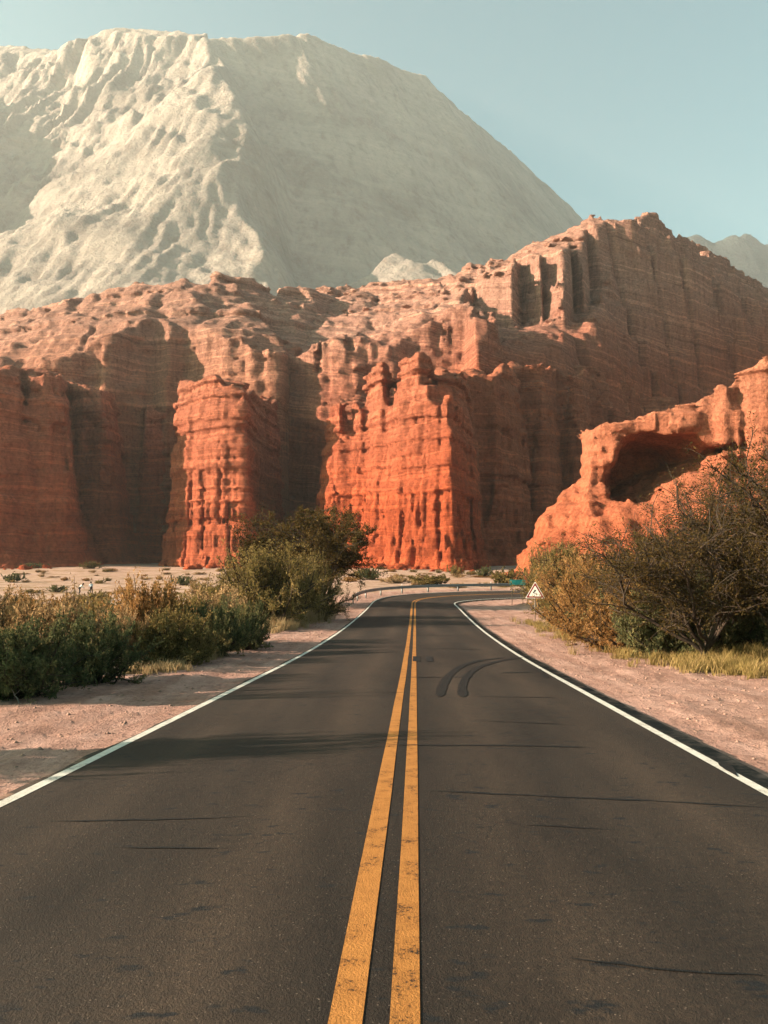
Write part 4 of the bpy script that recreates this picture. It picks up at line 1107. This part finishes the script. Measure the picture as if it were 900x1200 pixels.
zt = PZ(679.3, D) - bz; zb_ = PZ(685.3, D) - bz
for dx in (-.46, .46): link('post', box_mesh('post', .05, .05, -.2, zt - .02), M['pole'], sg, (dx, 0, 0))
pn_ = flat_poly('panel', [(-.68, zb_), (.62, zb_), (.68, zb_ + .06), (.68, zt - .06), (.62, zt), (-.68, zt)], -.045, -.03, M['sign_green'], sg)

# ------------------------------------------------------------------ two people on the plain
def capsule(a_, b_, ra, rb):
    a_, b_ = np.array(a_, float), np.array(b_, float)
    def fn(X, Y, Z):
        ba = b_ - a_; t_ = np.clip(((X - a_[0]) * ba[0] + (Y - a_[1]) * ba[1] + (Z - a_[2]) * ba[2]) / (ba @ ba + 1e-9), 0, 1)
        return np.sqrt((X - a_[0] - ba[0] * t_) ** 2 + (Y - a_[1] - ba[1] * t_) ** 2 + (Z - a_[2] - ba[2] * t_) ** 2) - (ra + (rb - ra) * t_)
    return fn
def blob(name, caps, mat, parent, h=.014, grow=0.0, k=.03):
    pts = np.array([c.__closure__ is not None and 0 for c in caps])
    x = np.arange(-.62, .62, h); y = np.arange(-.62, .62, h); z = np.arange(-.06, 1.75, h)
    X, Y, Z = np.meshgrid(x, y, z, indexing='ij'); X, Y, Z = X.astype(np.float32), Y.astype(np.float32), Z.astype(np.float32)
    f = None
    for c in caps:
        g = c(X, Y, Z); f = g if f is None else smin(f, g, k)
    V, Q = surface_nets(f - grow, (-.62, -.62, -.06), h)
    return link(name, np_mesh(name, V, Q), mat, parent)
def pm_(name, c):
    t = NT(name); t.principled(t.mix(t.noise(t.objpos(), 12, 4), tuple(v * .85 for v in c), c), .8); return t.m
skin = pm_('skin', (.36, .2, .14)); white = pm_('white_cotton', (.78, .74, .68)); pale = pm_('pale_blue_cotton', (.55, .62, .66)); dark = pm_('dark_cloth', (.035, .032, .035)); hair = pm_('dark_hair', (.015, .012, .010))
def person(loc, rz, bend, shirt, label):
    root = tag(empty('person', loc, rz), label, 'person')
    hip = np.array([0, 0, .86]); u = np.array([math.sin(bend), 0, math.cos(bend)])     # spine direction
    ch = hip + u * .40; nk = hip + u * .53; hd = hip + u * .70 + np.array([.02, 0, 0]); v = np.array([0, 1, 0])
    torso = [capsule(hip, hip + u * .2, .145, .135), capsule(hip + u * .2, ch, .135, .15), capsule(ch - v * .13, ch + v * .13, .10, .10)]
    legs, arms, hands = [], [], []
    for s_ in (-1, 1):
        h0 = hip + v * .09 * s_; kn = h0 + np.array([.10 * (1 if s_ > 0 else .4), .03 * s_, -.42]); an = kn + np.array([-.13, 0, -.37])
        legs += [capsule(h0, kn, .085, .058), capsule(kn, an, .056, .038)]
        hands += [capsule(an + np.array([-.03, 0, -.03]), an + np.array([.15, .02 * s_, -.045]), .038, .03)]
        sh = ch + v * .18 * s_ + u * .03; el = sh + np.array([.10 + .1 * bend, .05 * s_, -.25]); wr = el + np.array([.17, -.03 * s_, -.15])
        arms += [capsule(sh, el, .052, .042)]
        pl = wr + np.array([.06, 0, -.05])
        hands += [capsule(el, wr, .04, .027), capsule(wr, pl, .03, .034)]
        for q in range(4):
            b0 = pl + np.array([.02, (q - 1.5) * .019, -.015]); m0 = b0 + np.array([.03, 0, -.03]) * (1, 1.15, 1.08, .85)[q]; e0 = m0 + np.array([.008, 0, -.034])
            hands += [capsule(b0, m0, .010, .009), capsule(m0, e0, .009, .008)]
        tb = wr + np.array([.025, -.03 * s_, -.02]); hands += [capsule(tb, tb + np.array([.05, -.025 * s_, -.02]), .012, .010)]
    fw = np.array([math.cos(bend * .6), 0, -math.sin(bend * .6)])
    head = [capsule(nk, hd, .055, .06), capsule(hd + u * .05, hd - u * .03 + fw * .03, .095, .082), capsule(hd - u * .01 + fw * .10, hd - u * .03 + fw * .125, .016, .02),
            capsule(hd - u * .08 + fw * .06, hd - u * .075 + fw * .085, .045, .03), capsule(hd + v * .095, hd + v * .1 - u * .03, .02, .018), capsule(hd - v * .095, hd - v * .1 - u * .03, .02, .018)]
    blob('body', torso + legs + arms + hands + head, skin, root, k=.018)
    blob('shirt', torso + arms, shirt, root, .016, .016)
    blob('trousers', [torso[0]] + legs, dark, root, .016, .02)
    blob('hair', [capsule(hd + u * .075 - fw * .02, hd - fw * .06 - u * .02, .092, .08)], hair, root, .016, .012)
    return root
D = 104
x, y, z = at_(93, D); person((x, y, z + .02), .5, .75, white, 'bending person in a white shirt and dark trousers, left of the pair')
x, y, z = at_(107, D + 1); person((x, y, z + .02), 2.2, .3, pale, 'person in a pale grey shirt standing right of the bending one')

# ------------------------------------------------------------------ light, sky, haze, camera
SUN_EL, SUN_BEHIND = math.radians(19), math.radians(9)
sv = Vector((-math.cos(SUN_EL) * math.cos(SUN_BEHIND), -math.cos(SUN_EL) * math.sin(SUN_BEHIND), math.sin(SUN_EL)))
ld = bpy.data.lights.new('sun', 'SUN'); ld.energy = 5.0; ld.angle = math.radians(.5); ld.color = (1.0, .785, .61)
lo_ = bpy.data.objects.new('sun', ld); COL.objects.link(lo_); lo_.rotation_euler = sv.to_track_quat('Z', 'Y').to_euler(); lo_.location = (0, 0, 60)
w = bpy.data.worlds.new('World'); sc.world = w; w.use_nodes = True
nt = w.node_tree; bg = nt.nodes['Background']
sky = nt.nodes.new('ShaderNodeTexSky'); sky.sky_type = 'NISHITA'; sky.sun_disc = False
sky.sun_elevation = SUN_EL; sky.sun_rotation = math.atan2(sv.x, sv.y); sky.air_density = 1.0; sky.dust_density = 2.5; sky.ozone_density = 1.0
hs = nt.nodes.new('ShaderNodeMix'); hs.data_type = 'RGBA'; hs.blend_type = 'MULTIPLY'; hs.inputs[0].default_value = 1.0
hs.inputs[7].default_value = (.76, 1.25, 1.0, 1)
nt.links.new(sky.outputs[0], hs.inputs[6]); nt.links.new(hs.outputs[2], bg.inputs[0]); bg.inputs[1].default_value = .05
# haze
hb = box_mesh('haze', 8400, 6100, -45, 2010)
t = NT('haze'); pv = t.n('VolumePrincipled'); pv.inputs['Color'].default_value = (.88, .91, .90, 1); pv.inputs['Density'].default_value = .00008; pv.inputs['Anisotropy'].default_value = .2
t.t.links.new(pv.outputs[0], t.out.inputs['Volume'])
hz = link('haze', hb, t.m, loc=(300, 2500, 0)); tag(hz, 'pale warm haze filling the valley up to the mountain', 'haze', kind='stuff')

cd = bpy.data.cameras.new('camera'); cam = bpy.data.objects.new('camera', cd); COL.objects.link(cam)
cd.sensor_fit = 'VERTICAL'; cd.sensor_height = 36; cd.sensor_width = 27; cd.lens = F / 1200 * 36
cd.shift_y = (YH - 600) / 1200; cd.clip_start = .05; cd.clip_end = 20000
cam.location = (0, 0, EYE); cam.rotation_euler = (math.radians(90), 0, 0)
sc.camera = cam
sc.view_settings.view_transform = 'Standard'; sc.view_settings.look = 'None'; sc.view_settings.gamma = 1.0; sc.view_settings.use_curve_mapping = False
sc.view_settings.exposure = 1.95
cy = sc.cycles
cy.max_bounces = 5; cy.diffuse_bounces = 1; cy.glossy_bounces = 1; cy.transmission_bounces = 2; cy.volume_bounces = 1; cy.transparent_max_bounces = 4
cy.caustics_reflective = False; cy.caustics_refractive = False
cy.use_denoising = True
